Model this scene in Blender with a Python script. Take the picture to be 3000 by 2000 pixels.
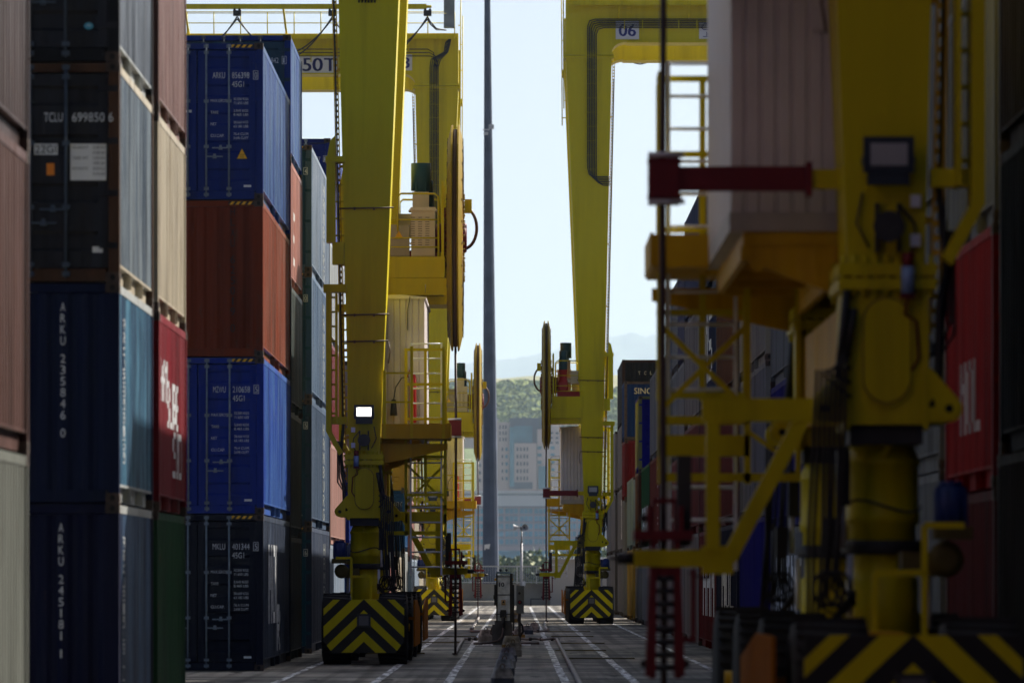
import bpy, math, random
from mathutils import Vector, Matrix
random.seed(7)
R = math.radians
for o in list(bpy.data.objects): bpy.data.objects.remove(o)
S = bpy.context.scene
COL = S.collection

# ------------------------------------------------------------------ camera
F = 16250.0          # focal length in photo pixels (3000 wide)
cam = bpy.data.cameras.new('camera'); camo = bpy.data.objects.new('camera', cam); COL.objects.link(camo)
camo.location = (0, 0, 1.70); camo.rotation_euler = (R(90), 0, 0)
cam.sensor_width = 36; cam.lens = 195
cam.shift_x = -15 / 3000; cam.shift_y = 695 / 3000
cam.clip_start = .5; cam.clip_end = 45000
cam.dof.use_dof = True; cam.dof.focus_distance = 150; cam.dof.aperture_fstop = 3.0
S.camera = camo
# ------------------------------------------------------------------ light
SUN_EL = R(36); SUN_AZ = R(47)      # azimuth clockwise from +Y
w = bpy.data.worlds.new('World'); S.world = w; w.use_nodes = True
nt = w.node_tree; bg = nt.nodes['Background']
sky = nt.nodes.new('ShaderNodeTexSky'); sky.sky_type = 'NISHITA'; sky.sun_disc = False
sky.sun_elevation = SUN_EL; sky.sun_rotation = SUN_AZ
sky.air_density = .4; sky.dust_density = 2.9; sky.ozone_density = 1.2
nt.links.new(sky.outputs[0], bg.inputs[0]); bg.inputs[1].default_value = .071
sl = bpy.data.lights.new('sun', 'SUN'); sl.energy = 5.0; sl.angle = R(.5); sl.color = (1, .93, .82)
so = bpy.data.objects.new('sun', sl); COL.objects.link(so)
sd = Vector((math.sin(SUN_AZ) * math.cos(SUN_EL), math.cos(SUN_AZ) * math.cos(SUN_EL), math.sin(SUN_EL)))
so.rotation_euler = sd.to_track_quat('Z', 'Y').to_euler(); so.location = (60, 60, 80)
S.view_settings.view_transform = 'Standard'; S.view_settings.look = 'None'
S.view_settings.exposure = 1.0; S.view_settings.gamma = 1.0
S.render.engine = 'CYCLES'
S.cycles.max_bounces = 6; S.cycles.diffuse_bounces = 3; S.cycles.glossy_bounces = 3
S.cycles.volume_bounces = 0

# ------------------------------------------------------------------ materials
MATS = {}
def _nodes(name):
    m = bpy.data.materials.new(name); m.use_nodes = True
    return m, m.node_tree, m.node_tree.nodes['Principled BSDF']
def plain(name, rgb, rough=.6, metal=0., var=.12, scale=3., emit=None, es=0., spec=.4, bump=0.):
    """Simple surface colour broken up by noise."""
    if name in MATS: return MATS[name]
    m, t, b = _nodes(name)
    tc = t.nodes.new('ShaderNodeTexCoord'); n = t.nodes.new('ShaderNodeTexNoise')
    n.inputs['Scale'].default_value = scale; n.inputs['Detail'].default_value = 5
    t.links.new(tc.outputs['Object'], n.inputs['Vector'])
    r = t.nodes.new('ShaderNodeValToRGB'); r.color_ramp.elements[0].position = .3; r.color_ramp.elements[1].position = .72
    r.color_ramp.elements[0].color = tuple(c * (1 - var) for c in rgb) + (1,)
    r.color_ramp.elements[1].color = tuple(min(1, c * (1 + var)) for c in rgb) + (1,)
    t.links.new(n.outputs['Fac'], r.inputs[0]); t.links.new(r.outputs[0], b.inputs['Base Color'])
    b.inputs['Roughness'].default_value = rough; b.inputs['Metallic'].default_value = metal
    b.inputs['Specular IOR Level'].default_value = spec
    if bump:
        bp = t.nodes.new('ShaderNodeBump'); bp.inputs['Strength'].default_value = bump; bp.inputs['Distance'].default_value = .02
        t.links.new(n.outputs['Fac'], bp.inputs['Height']); t.links.new(bp.outputs[0], b.inputs['Normal'])
    if emit:
        b.inputs['Emission Color'].default_value = emit + (1,); b.inputs['Emission Strength'].default_value = es
    MATS[name] = m; return m
def paint(name, rgb, fade=.35, fcol=None, rust=.25, rough=.38, streak=True, spec=.22, grime=.75):
    """Weathered sheet-metal paint: vertical fading streaks, rust specks, gentle dents."""
    if name in MATS: return MATS[name]
    m, t, b = _nodes(name); N = t.nodes.new; L = t.links.new
    tc = N('ShaderNodeTexCoord'); oi = N('ShaderNodeObjectInfo')
    mu = N('ShaderNodeMath'); mu.operation = 'MULTIPLY'; mu.inputs[1].default_value = 57.
    L(oi.outputs['Random'], mu.inputs[0])
    ad = N('ShaderNodeVectorMath'); ad.operation = 'ADD'; L(tc.outputs['Object'], ad.inputs[0]); L(mu.outputs[0], ad.inputs[1])
    mp = N('ShaderNodeMapping'); mp.inputs['Scale'].default_value = (2.2, 2.2, .28) if streak else (1.5, 1.5, 1.5); L(ad.outputs[0], mp.inputs[0])
    n1 = N('ShaderNodeTexNoise'); n1.inputs['Scale'].default_value = 1.9; n1.inputs['Detail'].default_value = 7; n1.inputs['Roughness'].default_value = .62; L(mp.outputs[0], n1.inputs['Vector'])
    r1 = N('ShaderNodeValToRGB'); r1.color_ramp.elements[0].position = .40; r1.color_ramp.elements[1].position = .62; n4 = N('ShaderNodeTexNoise'); n4.inputs['Scale'].default_value = 1.; n4.inputs['Detail'].default_value = 4
    mp4 = N('ShaderNodeMapping'); mp4.inputs['Scale'].default_value = (7., 7., .22) if streak else (6, 6, 6); L(ad.outputs[0], mp4.inputs[0]); L(mp4.outputs[0], n4.inputs['Vector'])
    av = N('ShaderNodeMix'); av.inputs[0].default_value = .45; L(n1.outputs['Fac'], av.inputs[2]); L(n4.outputs['Fac'], av.inputs[3]); L(av.outputs[0], r1.inputs[0])
    fc = fcol or tuple(.9 * c + .10 * max(rgb) + .02 for c in rgb)
    m1 = N('ShaderNodeMix'); m1.data_type = 'RGBA'; m1.inputs[6].default_value = rgb + (1,); m1.inputs[7].default_value = fc + (1,)
    k = N('ShaderNodeMath'); k.operation = 'MULTIPLY'; k.inputs[1].default_value = fade; L(r1.outputs[0], k.inputs[0]); L(k.outputs[0], m1.inputs[0])
    n2 = N('ShaderNodeTexNoise'); n2.inputs['Scale'].default_value = 2.6; n2.inputs['Detail'].default_value = 9; n2.inputs['Roughness'].default_value = .7
    mp2 = N('ShaderNodeMapping'); mp2.inputs['Scale'].default_value = (1.6, 1.6, .6); L(ad.outputs[0], mp2.inputs[0]); L(mp2.outputs[0], n2.inputs['Vector'])
    r2 = N('ShaderNodeValToRGB'); r2.color_ramp.elements[0].position = .66 - .12 * rust; r2.color_ramp.elements[1].position = .74 - .1 * rust; L(n2.outputs['Fac'], r2.inputs[0])
    k2 = N('ShaderNodeMath'); k2.operation = 'MULTIPLY'; k2.inputs[1].default_value = min(1, .35 + rust); L(r2.outputs[0], k2.inputs[0])
    m2 = N('ShaderNodeMix'); m2.data_type = 'RGBA'; L(m1.outputs[2], m2.inputs[6]); m2.inputs[7].default_value = (.11, .045, .022, 1); L(k2.outputs[0], m2.inputs[0])
    n5 = N('ShaderNodeTexNoise'); n5.inputs['Scale'].default_value = 1.; n5.inputs['Detail'].default_value = 6; n5.inputs['Roughness'].default_value = .65
    mp5 = N('ShaderNodeMapping'); mp5.inputs['Scale'].default_value = (1.9, 1.9, .16) if streak else (2, 2, 2); mp5.inputs['Location'].default_value = (7, 3, 11); L(ad.outputs[0], mp5.inputs[0]); L(mp5.outputs[0], n5.inputs['Vector'])
    r5 = N('ShaderNodeValToRGB'); r5.color_ramp.elements[0].position = .50; r5.color_ramp.elements[1].position = .66; L(n5.outputs['Fac'], r5.inputs[0])
    k5 = N('ShaderNodeMath'); k5.operation = 'MULTIPLY'; k5.inputs[1].default_value = grime; L(r5.outputs[0], k5.inputs[0])
    m5 = N('ShaderNodeMix'); m5.data_type = 'RGBA'; m5.blend_type = 'MULTIPLY'; L(k5.outputs[0], m5.inputs[0]); L(m2.outputs[2], m5.inputs[6]); m5.inputs[7].default_value = (.30,.26,.23,1)
    L(m5.outputs[2], b.inputs['Base Color'])
    b.inputs['Roughness'].default_value = rough; b.inputs['Specular IOR Level'].default_value = spec
    n3 = N('ShaderNodeTexNoise'); n3.inputs['Scale'].default_value = .9; n3.inputs['Detail'].default_value = 3; L(mp.outputs[0], n3.inputs['Vector'])
    bp = N('ShaderNodeBump'); bp.inputs['Strength'].default_value = .6 if streak else .2; bp.inputs['Distance'].default_value = .14 if grime > .3 else .04; L(n3.outputs['Fac'], bp.inputs['Height']); L(bp.outputs[0], b.inputs['Normal'])
    MATS[name] = m; return m

YEL = paint('crane yellow', (.62, .52, .001), fade=.3, fcol=(.50, .40, .002), rust=-.02, rough=.42, grime=.28)
YEL2 = paint('worn bounce-tinted crane yellow', (.60, .35, .002), fade=.4, fcol=(.45, .24, .003), rust=.1, rough=.5, grime=.4)  # orange tint puts warm bounce light into the yellow, besides some wear
BLK = plain('black rubber', (.012, .012, .013), .75, var=.3)
CBL = plain('black cable sheath', (.012, .012, .015), .5, var=.2)
GRN = plain('teal motor paint', (.008, .065, .085), .45)
BLU = plain('blue motor paint', (.01, .03, .16), .45)
RED = plain('red machine paint', (.42, .012, .012), .45)
DRED = plain('dark red steel', (.15, .005, .010), .5)
BEI = plain('beige cabinet', (.72, .62, .40), .5, var=.06)
WHT = plain('white paint', (.72, .72, .70), .5, var=.05)
HOU = plain('pale house cladding', (.68,.62,.60), .45, var=.05)
GAL = plain('galvanised steel', (.70, .72, .78), .45, .2, var=.1)
DRK = plain('dark steel', (.03, .03, .033), .55, var=.2)
GLS = plain('grey lamp lens', (.35, .36, .38), .2, var=.05)
LIT = plain('lit lamp lens', (.9, .9, .85), .3, emit=(1, .95, .85), es=1.6)
NAV = plain('navy lettering', (.012, .018, .17), .5, var=.1)
SGN = plain('white sign plate', (.62, .62, .66), .5, var=.04)
TXW = plain('white lettering', (.60, .62, .64), .6, var=.25, scale=9)
TXC = plain('cream lettering', (.62, .55, .38), .6, var=.2, scale=6)
TXK = plain('black lettering', (.012, .012, .014), .6)
ORG = plain('orange sticker', (.75, .22, .01), .5)
AMB = plain('amber sticker', (.85, .45, .01), .5)
CST = plain('rusty corner casting', (.05, .03, .022), .7, var=.5, scale=7)
HOL = plain('dark opening', (.004, .004, .005), .9, var=.0)
BRN = plain('brown pipe', (.10, .05, .02), .6)

# ------------------------------------------------------------------ mesh builder
class MB:
    def __init__(s): s.v = []; s.f = []; s.m = []; s.s = []
    def face(s, idx, m=0, sm=False): s.f.append(tuple(idx)); s.m.append(m); s.s.append(sm)
    def add(s, vs, fs, m=0, sm=False):
        o = len(s.v); s.v += [tuple(p) for p in vs]
        for f in fs: s.face([i + o for i in f], m, sm)
    def box(s, x0, x1, y0, y1, z0, z1, m=0):
        if x0 > x1: x0, x1 = x1, x0
        if y0 > y1: y0, y1 = y1, y0
        if z0 > z1: z0, z1 = z1, z0
        s.add([(x0,y0,z0),(x1,y0,z0),(x1,y1,z0),(x0,y1,z0),(x0,y0,z1),(x1,y0,z1),(x1,y1,z1),(x0,y1,z1)],
              [(0,3,2,1),(4,5,6,7),(0,1,5,4),(1,2,6,5),(2,3,7,6),(3,0,4,7)], m)
        return s
    def hexa(s, p, m=0):   # 8 corners in box order
        s.add(p, [(0,3,2,1),(4,5,6,7),(0,1,5,4),(1,2,6,5),(2,3,7,6),(3,0,4,7)], m); return s
    def bar(s, p, q, w, h, m=0):     # rectangular bar from p to q
        p = Vector(p); q = Vector(q); d = (q - p).normalized()
        up = Vector((0,0,1)) if abs(d.z) < .95 else Vector((0,1,0))
        a = d.cross(up).normalized() * w / 2; b = a.cross(d).normalized() * h / 2
        s.add([p-a-b,p+a-b,p+a+b,p-a+b,q-a-b,q+a-b,q+a+b,q-a+b],[(0,1,2,3),(7,6,5,4),(0,4,5,1),(1,5,6,2),(2,6,7,3),(3,7,4,0)], m); return s
    def tube(s, p, q, r, n=10, m=0, r2=None, caps=True):
        p = Vector(p); q = Vector(q); d = (q - p)
        if d.length < 1e-6: return s
        d.normalize(); up = Vector((0,0,1)) if abs(d.z) < .95 else Vector((0,1,0))
        a = d.cross(up).normalized(); b = a.cross(d).normalized(); r2 = r if r2 is None else r2
        vs = []
        for c, rr in ((p, r), (q, r2)):
            for i in range(n):
                t = 2 * math.pi * i / n; vs.append(c + a * math.cos(t) * rr + b * math.sin(t) * rr)
        o = len(s.v); s.v += [tuple(x) for x in vs]
        for i in range(n):
            j = (i + 1) % n; s.face((o+i, o+n+i, o+n+j, o+j), m, True)
        if caps:
            s.face([o+i for i in range(n)], m); s.face([o+n+i for i in reversed(range(n))], m)
        return s
    def path(s, pts, r, n=8, m=0):
        pts = [Vector(p) for p in pts]; o = len(s.v); k = len(pts); ref = None
        for i, p in enumerate(pts):
            d = (pts[min(i+1,k-1)] - pts[max(i-1,0)]).normalized()
            if ref is None:
                ref = d.cross(Vector((0,0,1)) if abs(d.z) < .9 else Vector((0,1,0))).normalized()
            a = (ref - d * ref.dot(d)).normalized(); ref = a; b = d.cross(a)
            for j in range(n):
                t = 2 * math.pi * j / n; s.v.append(tuple(p + a * math.cos(t) * r + b * math.sin(t) * r))
        for i in range(k-1):
            for j in range(n):
                l = (j+1) % n; s.face((o+i*n+j, o+(i+1)*n+j, o+(i+1)*n+l, o+i*n+l), m, True)
        s.face([o+j for j in range(n)], m); s.face([o+(k-1)*n+j for j in reversed(range(n))], m)
        return s
    def prism(s, poly, c0, c1, ax='y', m=0):  # poly in the other two axes (x,z for y; y,z for x; x,y for z)
        n = len(poly); f = {'y': lambda a,b,c:(a,c,b), 'x': lambda a,b,c:(c,a,b), 'z': lambda a,b,c:(a,b,c)}[ax]
        vs = [f(a,b,c0) for a,b in poly] + [f(a,b,c1) for a,b in poly]
        fs = [tuple(range(n)), tuple(range(2*n-1, n-1, -1))] + [(i, i+n, (i+1)%n+n, (i+1)%n) for i in range(n)]
        s.add(vs, fs, m); return s
    def lathe(s, prof, n=24, m=0, ax='z', c=(0,0,0), close=False, sm=True):  # prof: (r, h)
        o = len(s.v); k = len(prof)
        for r, h in prof:
            for i in range(n):
                t = 2*math.pi*i/n; a, b = r*math.cos(t), r*math.sin(t)
                p = {'z':(a,b,h),'x':(h,a,b),'y':(a,h,b)}[ax]; s.v.append((p[0]+c[0],p[1]+c[1],p[2]+c[2]))
        for q in range(k if close else k-1):
            q2 = (q+1) % k
            for i in range(n):
                j = (i+1)%n; s.face((o+q*n+i, o+q*n+j, o+q2*n+j, o+q2*n+i), m, sm)
        if not close:
            s.face([o+i for i in reversed(range(n))], m); s.face([o+(k-1)*n+i for i in range(n)], m)
        return s
    def text(s, txt, x, y, z, h, m=0, w=None, anchor='l', plane='xz', ybase=None):
        vs, fs, bb = text_geo(txt); hh = 0.72; sc = h / hh
        sx = sc if w is None else w / max(1e-6, bb[1] - bb[0])
        off = {'l': bb[0], 'c': (bb[0]+bb[1])/2, 'r': bb[1]}[anchor]
        out = []
        for a, b in vs:
            u = (a - off) * sx; v = b * sc
            out.append((x + u, y, z + v) if plane == 'xz' else (x + u, y + v, z))
        s.add(out, fs, m); return s
    def mesh(s, name, nm=None, recalc=True):
        me = bpy.data.meshes.new(name); me.from_pydata(s.v, [], s.f)
        me.polygons.foreach_set('material_index', s.m); me.polygons.foreach_set('use_smooth', s.s)
        if recalc:
            import bmesh
            bm = bmesh.new(); bm.from_mesh(me); bmesh.ops.recalc_face_normals(bm, faces=bm.faces); bm.to_mesh(me); bm.free()
        me.update(); return me
    def build(s, name, mats, parent=None, loc=(0,0,0), recalc=True):
        me = s.mesh(name, recalc=recalc)
        if not isinstance(mats, (list, tuple)): mats = [mats]
        for mm in mats: me.materials.append(mm)
        o = bpy.data.objects.new(name, me); COL.objects.link(o); o.location = loc
        if parent is not None: o.parent = parent
        return o
_tc = {}
def text_geo(t):
    if t in _tc: return _tc[t]
    cu = bpy.data.curves.new('t', 'FONT'); cu.body = t; cu.size = 1; cu.resolution_u = 3
    ob = bpy.data.objects.new('t', cu); COL.objects.link(ob)
    dg = bpy.context.evaluated_depsgraph_get(); me = bpy.data.meshes.new_from_object(ob.evaluated_get(dg))
    vs = [(v.co.x, v.co.y) for v in me.vertices]; fs = [tuple(p.vertices) for p in me.polygons]
    bpy.data.objects.remove(ob); bpy.data.curves.remove(cu); bpy.data.meshes.remove(me)
    xs = [v[0] for v in vs] or [0]; _tc[t] = (vs, fs, (min(xs), max(xs))); return _tc[t]

def empty(name, loc, rz=0):
    o = bpy.data.objects.new(name, None); COL.objects.link(o); o.location = loc; o.rotation_euler = (0,0,rz); o.empty_display_size = .5; return o
def tag(o, label, cat, group=None, kind=None):
    if label: o['label'] = label
    if cat: o['category'] = cat
    if group: o['group'] = group
    if kind: o['kind'] = kind
    return o
def copy_tree(o, parent=None):
    c = o.copy(); COL.objects.link(c); c.parent = parent
    for ch in list(o.children): copy_tree(ch, c)
    return c
def struct(o): o['kind'] = 'structure'; return o
def pz(y, Z): return 1.70 + (1695 - y) * Z / F      # photo row -> height at depth Z (used to measure sizes)
def px(x, Z): return (x - 1515) * Z / F

# ================================================================== GROUND
def ground():
    g = MB(); g.add([(-9000,-200,0),(9000,-200,0),(9000,30000,0),(-9000,30000,0)], [(0,1,2,3)])
    m, t, b = _nodes('yard concrete'); N = t.nodes.new; L = t.links.new
    tc = N('ShaderNodeTexCoord')
    mp = N('ShaderNodeMapping'); mp.inputs['Scale'].default_value = (.30, .10, 1); L(tc.outputs['Object'], mp.inputs[0])
    n1 = N('ShaderNodeTexNoise'); n1.inputs['Scale'].default_value = 1.; n1.inputs['Detail'].default_value = 9; n1.inputs['Roughness'].default_value = .68; L(mp.outputs[0], n1.inputs['Vector'])
    r1 = N('ShaderNodeValToRGB'); e = r1.color_ramp.elements
    e[0].position = .38; e[0].color = (.035,.035,.035,1); e[1].position = .66; e[1].color = (.48,.43,.36,1)
    x = e.new(.5); x.color = (.22,.205,.18,1)
    L(n1.outputs['Fac'], r1.inputs[0])
    # brushed cross lines and oil spots
    mp2 = N('ShaderNodeMapping'); mp2.inputs['Scale'].default_value = (.10, .55, 1); L(tc.outputs['Object'], mp2.inputs[0])
    n2 = N('ShaderNodeTexNoise'); n2.inputs['Scale'].default_value = 1.; n2.inputs['Detail'].default_value = 6; L(mp2.outputs[0], n2.inputs['Vector'])
    r2 = N('ShaderNodeValToRGB'); r2.color_ramp.elements[0].position = .38; r2.color_ramp.elements[0].color = (.18,.18,.18,1); r2.color_ramp.elements[1].position = .56; L(n2.outputs['Fac'], r2.inputs[0])
    mx = N('ShaderNodeMix'); mx.data_type = 'RGBA'; mx.blend_type = 'MULTIPLY'; mx.inputs[0].default_value = .8; L(r1.outputs[0], mx.inputs[6]); L(r2.outputs[0], mx.inputs[7])
    n3 = N('ShaderNodeTexNoise'); n3.inputs['Scale'].default_value = 1.3; n3.inputs['Detail'].default_value = 4
    mp3 = N('ShaderNodeMapping'); mp3.inputs['Scale'].default_value = (1.3, .16, 1); L(tc.outputs['Object'], mp3.inputs[0]); L(mp3.outputs[0], n3.inputs['Vector'])
    r3 = N('ShaderNodeValToRGB'); r3.color_ramp.elements[0].position = .60; r3.color_ramp.elements[1].position = .68; L(n3.outputs['Fac'], r3.inputs[0])
    m3 = N('ShaderNodeMix'); m3.data_type = 'RGBA'; L(r3.outputs[0], m3.inputs[0]); L(mx.outputs[2], m3.inputs[6]); m3.inputs[7].default_value = (.03,.028,.027,1)
    n6 = N('ShaderNodeTexNoise'); n6.inputs['Scale'].default_value = 1.; n6.inputs['Detail'].default_value = 5
    mp6 = N('ShaderNodeMapping'); mp6.inputs['Scale'].default_value = (3.2, .02, 1); L(tc.outputs['Object'], mp6.inputs[0]); L(mp6.outputs[0], n6.inputs['Vector'])
    r6 = N('ShaderNodeValToRGB'); r6.color_ramp.elements[0].position = .48; r6.color_ramp.elements[1].position = .62; r6.color_ramp.elements[0].color = (1,1,1,1); r6.color_ramp.elements[1].color = (.42,.41,.40,1); L(n6.outputs['Fac'], r6.inputs[0])
    m6 = N('ShaderNodeMix'); m6.data_type = 'RGBA'; m6.blend_type = 'MULTIPLY'; m6.inputs[0].default_value = .85; L(m3.outputs[2], m6.inputs[6]); L(r6.outputs[0], m6.inputs[7])
    L(m6.outputs[2], b.inputs['Base Color'])
    rr = N('ShaderNodeMapRange'); rr.inputs['To Min'].default_value = .55; rr.inputs['To Max'].default_value = .9; b.inputs['Specular IOR Level'].default_value = .12; L(n1.outputs['Fac'], rr.inputs['Value']); L(rr.outputs[0], b.inputs['Roughness'])
    bp = N('ShaderNodeBump'); bp.inputs['Strength'].default_value = .45; bp.inputs['Distance'].default_value = .03; L(n2.outputs['Fac'], bp.inputs['Height']); L(bp.outputs[0], b.inputs['Normal'])
    o = g.build('ground', m); struct(o)
    # painted lane lines (worn)
    m, t, b = _nodes('worn white line paint'); N = t.nodes.new; L = t.links.new
    tc = N('ShaderNodeTexCoord'); n1 = N('ShaderNodeTexNoise'); n1.inputs['Scale'].default_value = 5.; n1.inputs['Detail'].default_value = 8
    mp = N('ShaderNodeMapping'); mp.inputs['Scale'].default_value = (1.5, .14, 1); L(tc.outputs['Object'], mp.inputs[0]); L(mp.outputs[0], n1.inputs['Vector'])
    r1 = N('ShaderNodeValToRGB'); r1.color_ramp.elements[0].position = .42; r1.color_ramp.elements[1].position = .60
    r1.color_ramp.elements[0].color = (.13,.13,.13,1); r1.color_ramp.elements[1].color = (.80,.80,.80,1)
    L(n1.outputs['Fac'], r1.inputs[0]); L(r1.outputs[0], b.inputs['Base Color']); b.inputs['Roughness'].default_value = .6; b.inputs['Specular IOR Level'].default_value = .15
    lm = m
    l = MB()
    for X, wd in ((-2.33,.14),(-1.14,.14),(.79,.14),(1.93,.15),(3.66,.12),(-3.97,.12)):
        y = 20.
        while y < 335:
            d = random.uniform(2.5, 7.); j0 = random.uniform(-.008,.008)
            l.add([(X-wd/2+j0,y,.004),(X+wd/2+j0,y,.004),(X+wd/2+j0,y+d,.004),(X-wd/2+j0,y+d,.004)],[(0,1,2,3)]); y += d
    for X0, X1, Y in ((-1.05,-.62,143.2),(-.1,.35,143.2)):
        l.add([(X0,Y-1.2,.004),(X1,Y-1.2,.004),(X1,Y+1.2,.004),(X0,Y+1.2,.004)],[(0,1,2,3)])
    struct(l.build('lane_markings', lm))
    # dark steel slot covers crossing the lanes
    s = MB()
    for Y, a, b_ in ((178,.95,2.35),(163.5,1.0,2.25),(146,1.05,2.3),(118,1.1,2.5),(131,.9,2.1),(163,-4.,-1.2),(147.5,-4.1,-1.5),(126,-3.4,-2.1)):
        s.box(a, b_, Y-.10, Y+.10, .001, .03)
    struct(s.build('slot_covers', plain('worn slot cover', (.13,.11,.05), .6, var=.5, scale=2)))
ground()

# ================================================================== CONTAINERS
W = 2.438
PITCH = .278
def prof(y, y0, sgn=1):      # corrugation depth (0 = outer face, positive inward) at distance y from start
    t = ((y - y0) % PITCH) / PITCH
    if t < .25: return 0.
    if t < .5: return .036 * (t-.25)/.25
    if t < .75: return .036
    return .036 * (1-(t-.75)/.25)
CM = {}
def c_meshes(L, H):
    key = (L, H)
    if key in CM: return CM[key]
    d = {}
    # frame
    hw = W/2
    for e in (0, 1):
        f = MB(); y0 = 0 if e == 0 else L-.13
        for sx in (-1,1): f.box(sx*hw, sx*(hw-.13), y0+.004, y0+.126, .118, H-.118)
        y0 = .02 if e == 0 else L-.14
        f.box(-hw+.16, hw-.16, y0, y0+.12, H-.117, H-.012); f.box(-hw+.16, hw-.16, y0, y0+.12, .012, .16)
        y0 = 0 if e == 0 else L-.178
        for sx in (-1,1):
            for z0 in (0, H-.118):
                f.box(sx*(hw+.004), sx*(hw-.162), y0-.004 if y0 == 0 else y0, y0+.178 if y0 == 0 else y0+.182, z0+.001, z0+.117, 1)
                cx, cz = sx*(hw-.08), z0+.06
                pts = [(cx+.032*math.cos(a)*1.0, cz+.036*math.sin(a)) for a in [i*math.pi/5 for i in range(10)]]
                yy = -.004 if y0 == 0 else L+.004; s_ = -1 if y0 == 0 else 1
                f.prism(pts, yy, yy+s_*.002, 'y', 2)
                cy = y0+.09
                pts = [(cy+.04*math.cos(a), cz+.032*math.sin(a)) for a in [i*math.pi/5 for i in range(10)]]
                f.prism(pts, sx*(hw+.004), sx*(hw+.006), 'x', 2)
        d['frame%d' % e] = f.mesh('end_frame')
    # corrugated sides
    for sx in (-1, 1):
        q = MB(); y = .126; ys = [y]
        while y < L-.126-1e-6:
            t = ((y-.126) % PITCH)/PITCH
            y = min(L-.126, y + PITCH*.25); ys.append(y)
        o = 0; vs = []
        for y in ys:
            x = sx*(hw-.008-prof(y+1e-7, .126)); vs += [(x,y,.224),(x,y,H-.112)]
        q.add(vs, [(2*i,2*i+2,2*i+3,2*i+1) for i in range(len(ys)-1)])
        q.box(sx*(hw-.05), sx*(hw-.06), .13, L-.13, .2, H-.1)
        q.box(sx*(hw-.004), sx*(hw-.07), .178, L-.178, H-.115, H-.02, 1)          # top side rail
        q.box(sx*(hw-.085), sx*(hw-.13), .178, L-.178, .02, .20, 1)              # recessed bottom rail
        q.box(sx*(hw-.012), sx*(hw-.085), .178, L-.178, .195, .225, 1)
        for k in (-1, 1):
            yc = L/2 + k*1.03
            q.box(sx*(hw-.01), sx*(hw-.12), yc-.19, yc-.16, .02, .195, 1); q.box(sx*(hw-.01), sx*(hw-.12), yc+.16, yc+.19, .02, .195, 1)
        d['side%d' % sx] = q.mesh('side_wall')
    r = MB(); n = int(L/.3)
    for i in range(n):
        y0 = .12 + (L-.24)*i/n; y1 = .12+(L-.24)*(i+.6)/n
        r.box(-hw+.07, hw-.07, y0, y1, H-.05, H-.022)
    r.box(-hw+.07, hw-.07, .1, L-.1, H-.08, H-.045); d['roof'] = r.mesh('roof')
    fl = MB(); fl.box(-hw+.13, hw-.13, .14, L-.14, .10, .15); d['floor'] = fl.mesh('floor')
    # ribbed end wall (vertical corrugation)
    for nm, ye, s_ in (('end0', .01, 1), ('end1', L-.01, -1)):
        q = MB(); x = -hw+.13; xs = []; k = 0; n = 36; vs = []
        seq = [0,0,.04,.04]
        for i in range(n+1):
            xx = -hw+.13 + (W-.26)*i/n; dep = seq[(i+1) % 4] if 0 < i < n else 0
            vs += [(xx, ye+s_*dep, .155), (xx, ye+s_*dep, H-.125)]
        q.add(vs, [(2*i,2*i+2,2*i+3,2*i+1) for i in range(n)])
        d[nm] = q.mesh('end_wall')
    # doors
    for sx in (-1, 1):
        q = MB(); xa, xb = sorted((sx*.012, sx*(hw-.135)))
        nb = 5 if H > 2.7 else 4; z = .17; zt = H-.14; zs = []
        vs = []; st = (zt-z)/nb
        pr = [(.0,0)]
        for i in range(nb):
            b0 = z + st*(i+.34); pr += [(b0-z,0),(b0-z+.04,.035),(b0-z+.20,.035),(b0-z+.24,0)]
        pr.append((zt-z,0))
        xi, xo = xa+.12, xb-.12
        for a, dd in pr: vs += [(xi,.03+dd,z+a),(xo,.03+dd,z+a)]
        q.add(vs, [(2*i,2*i+1,2*i+3,2*i+2) for i in range(len(pr)-1)])
        q.box(xa, xi, .026, .08, z, zt); q.box(xo, xb, .026, .08, z, zt)
        for i in range(len(pr)-1):
            if pr[i+1][1] == .035 and pr[i][1] == .035: pass
        q.box(xi, xo, .075, .085, z, zt)
        for k in range(4):
            zh = z + (zt-z)*(.1+.27*k); q.box(sx*(hw-.02), sx*(hw-.24), .0, .024, zh, zh+.07)
        d['door%d' % sx] = q.mesh('door')
    bmesh_ = MB(); bmesh_.tube((0,-.012,.05),(0,-.012,H-.03),.017,8,0)
    for zz in (.07,.18,H*.33,H*.62,H-.2,H-.09):
        bmesh_.box(-.045,.045,-.028,.022,zz,zz+.055,0)
    d['bar'] = bmesh_.mesh('locking_bar')
    h = MB(); h.bar((-.0,-.045,0),(.31,-.045,.0),.016,.022,0); h.prism([(.12,-.03),(.19,-.03),(.175,.05),(.135,.05)],-.052,.02,'y',0); d['handle'] = h.mesh('handle')
    hz = MB()
    for i in range(4):
        x = hw-.62+i*.11; hz.prism([(x,H-.085),(x+.055,H-.085),(x+.10,H-.03),(x+.045,H-.03)], .0165, .0185, 'y', 0)
    hz.box(hw-.64, hw-.16, .0188, .0195, H-.09, H-.026, 1)
    d['hazard'] = hz.mesh('hazard_strip')
    CM[key] = d; return d

def mob(name, me, mats, parent, loc=(0,0,0)):
    if len(me.materials) == 0:
        for _ in mats: me.materials.append(None)
    o = bpy.data.objects.new(name, me); COL.objects.link(o); o.parent = parent; o.location = loc
    for i, mm in enumerate(mats):
        o.material_slots[i].link = 'OBJECT'; o.material_slots[i].material = mm
    return o

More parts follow.
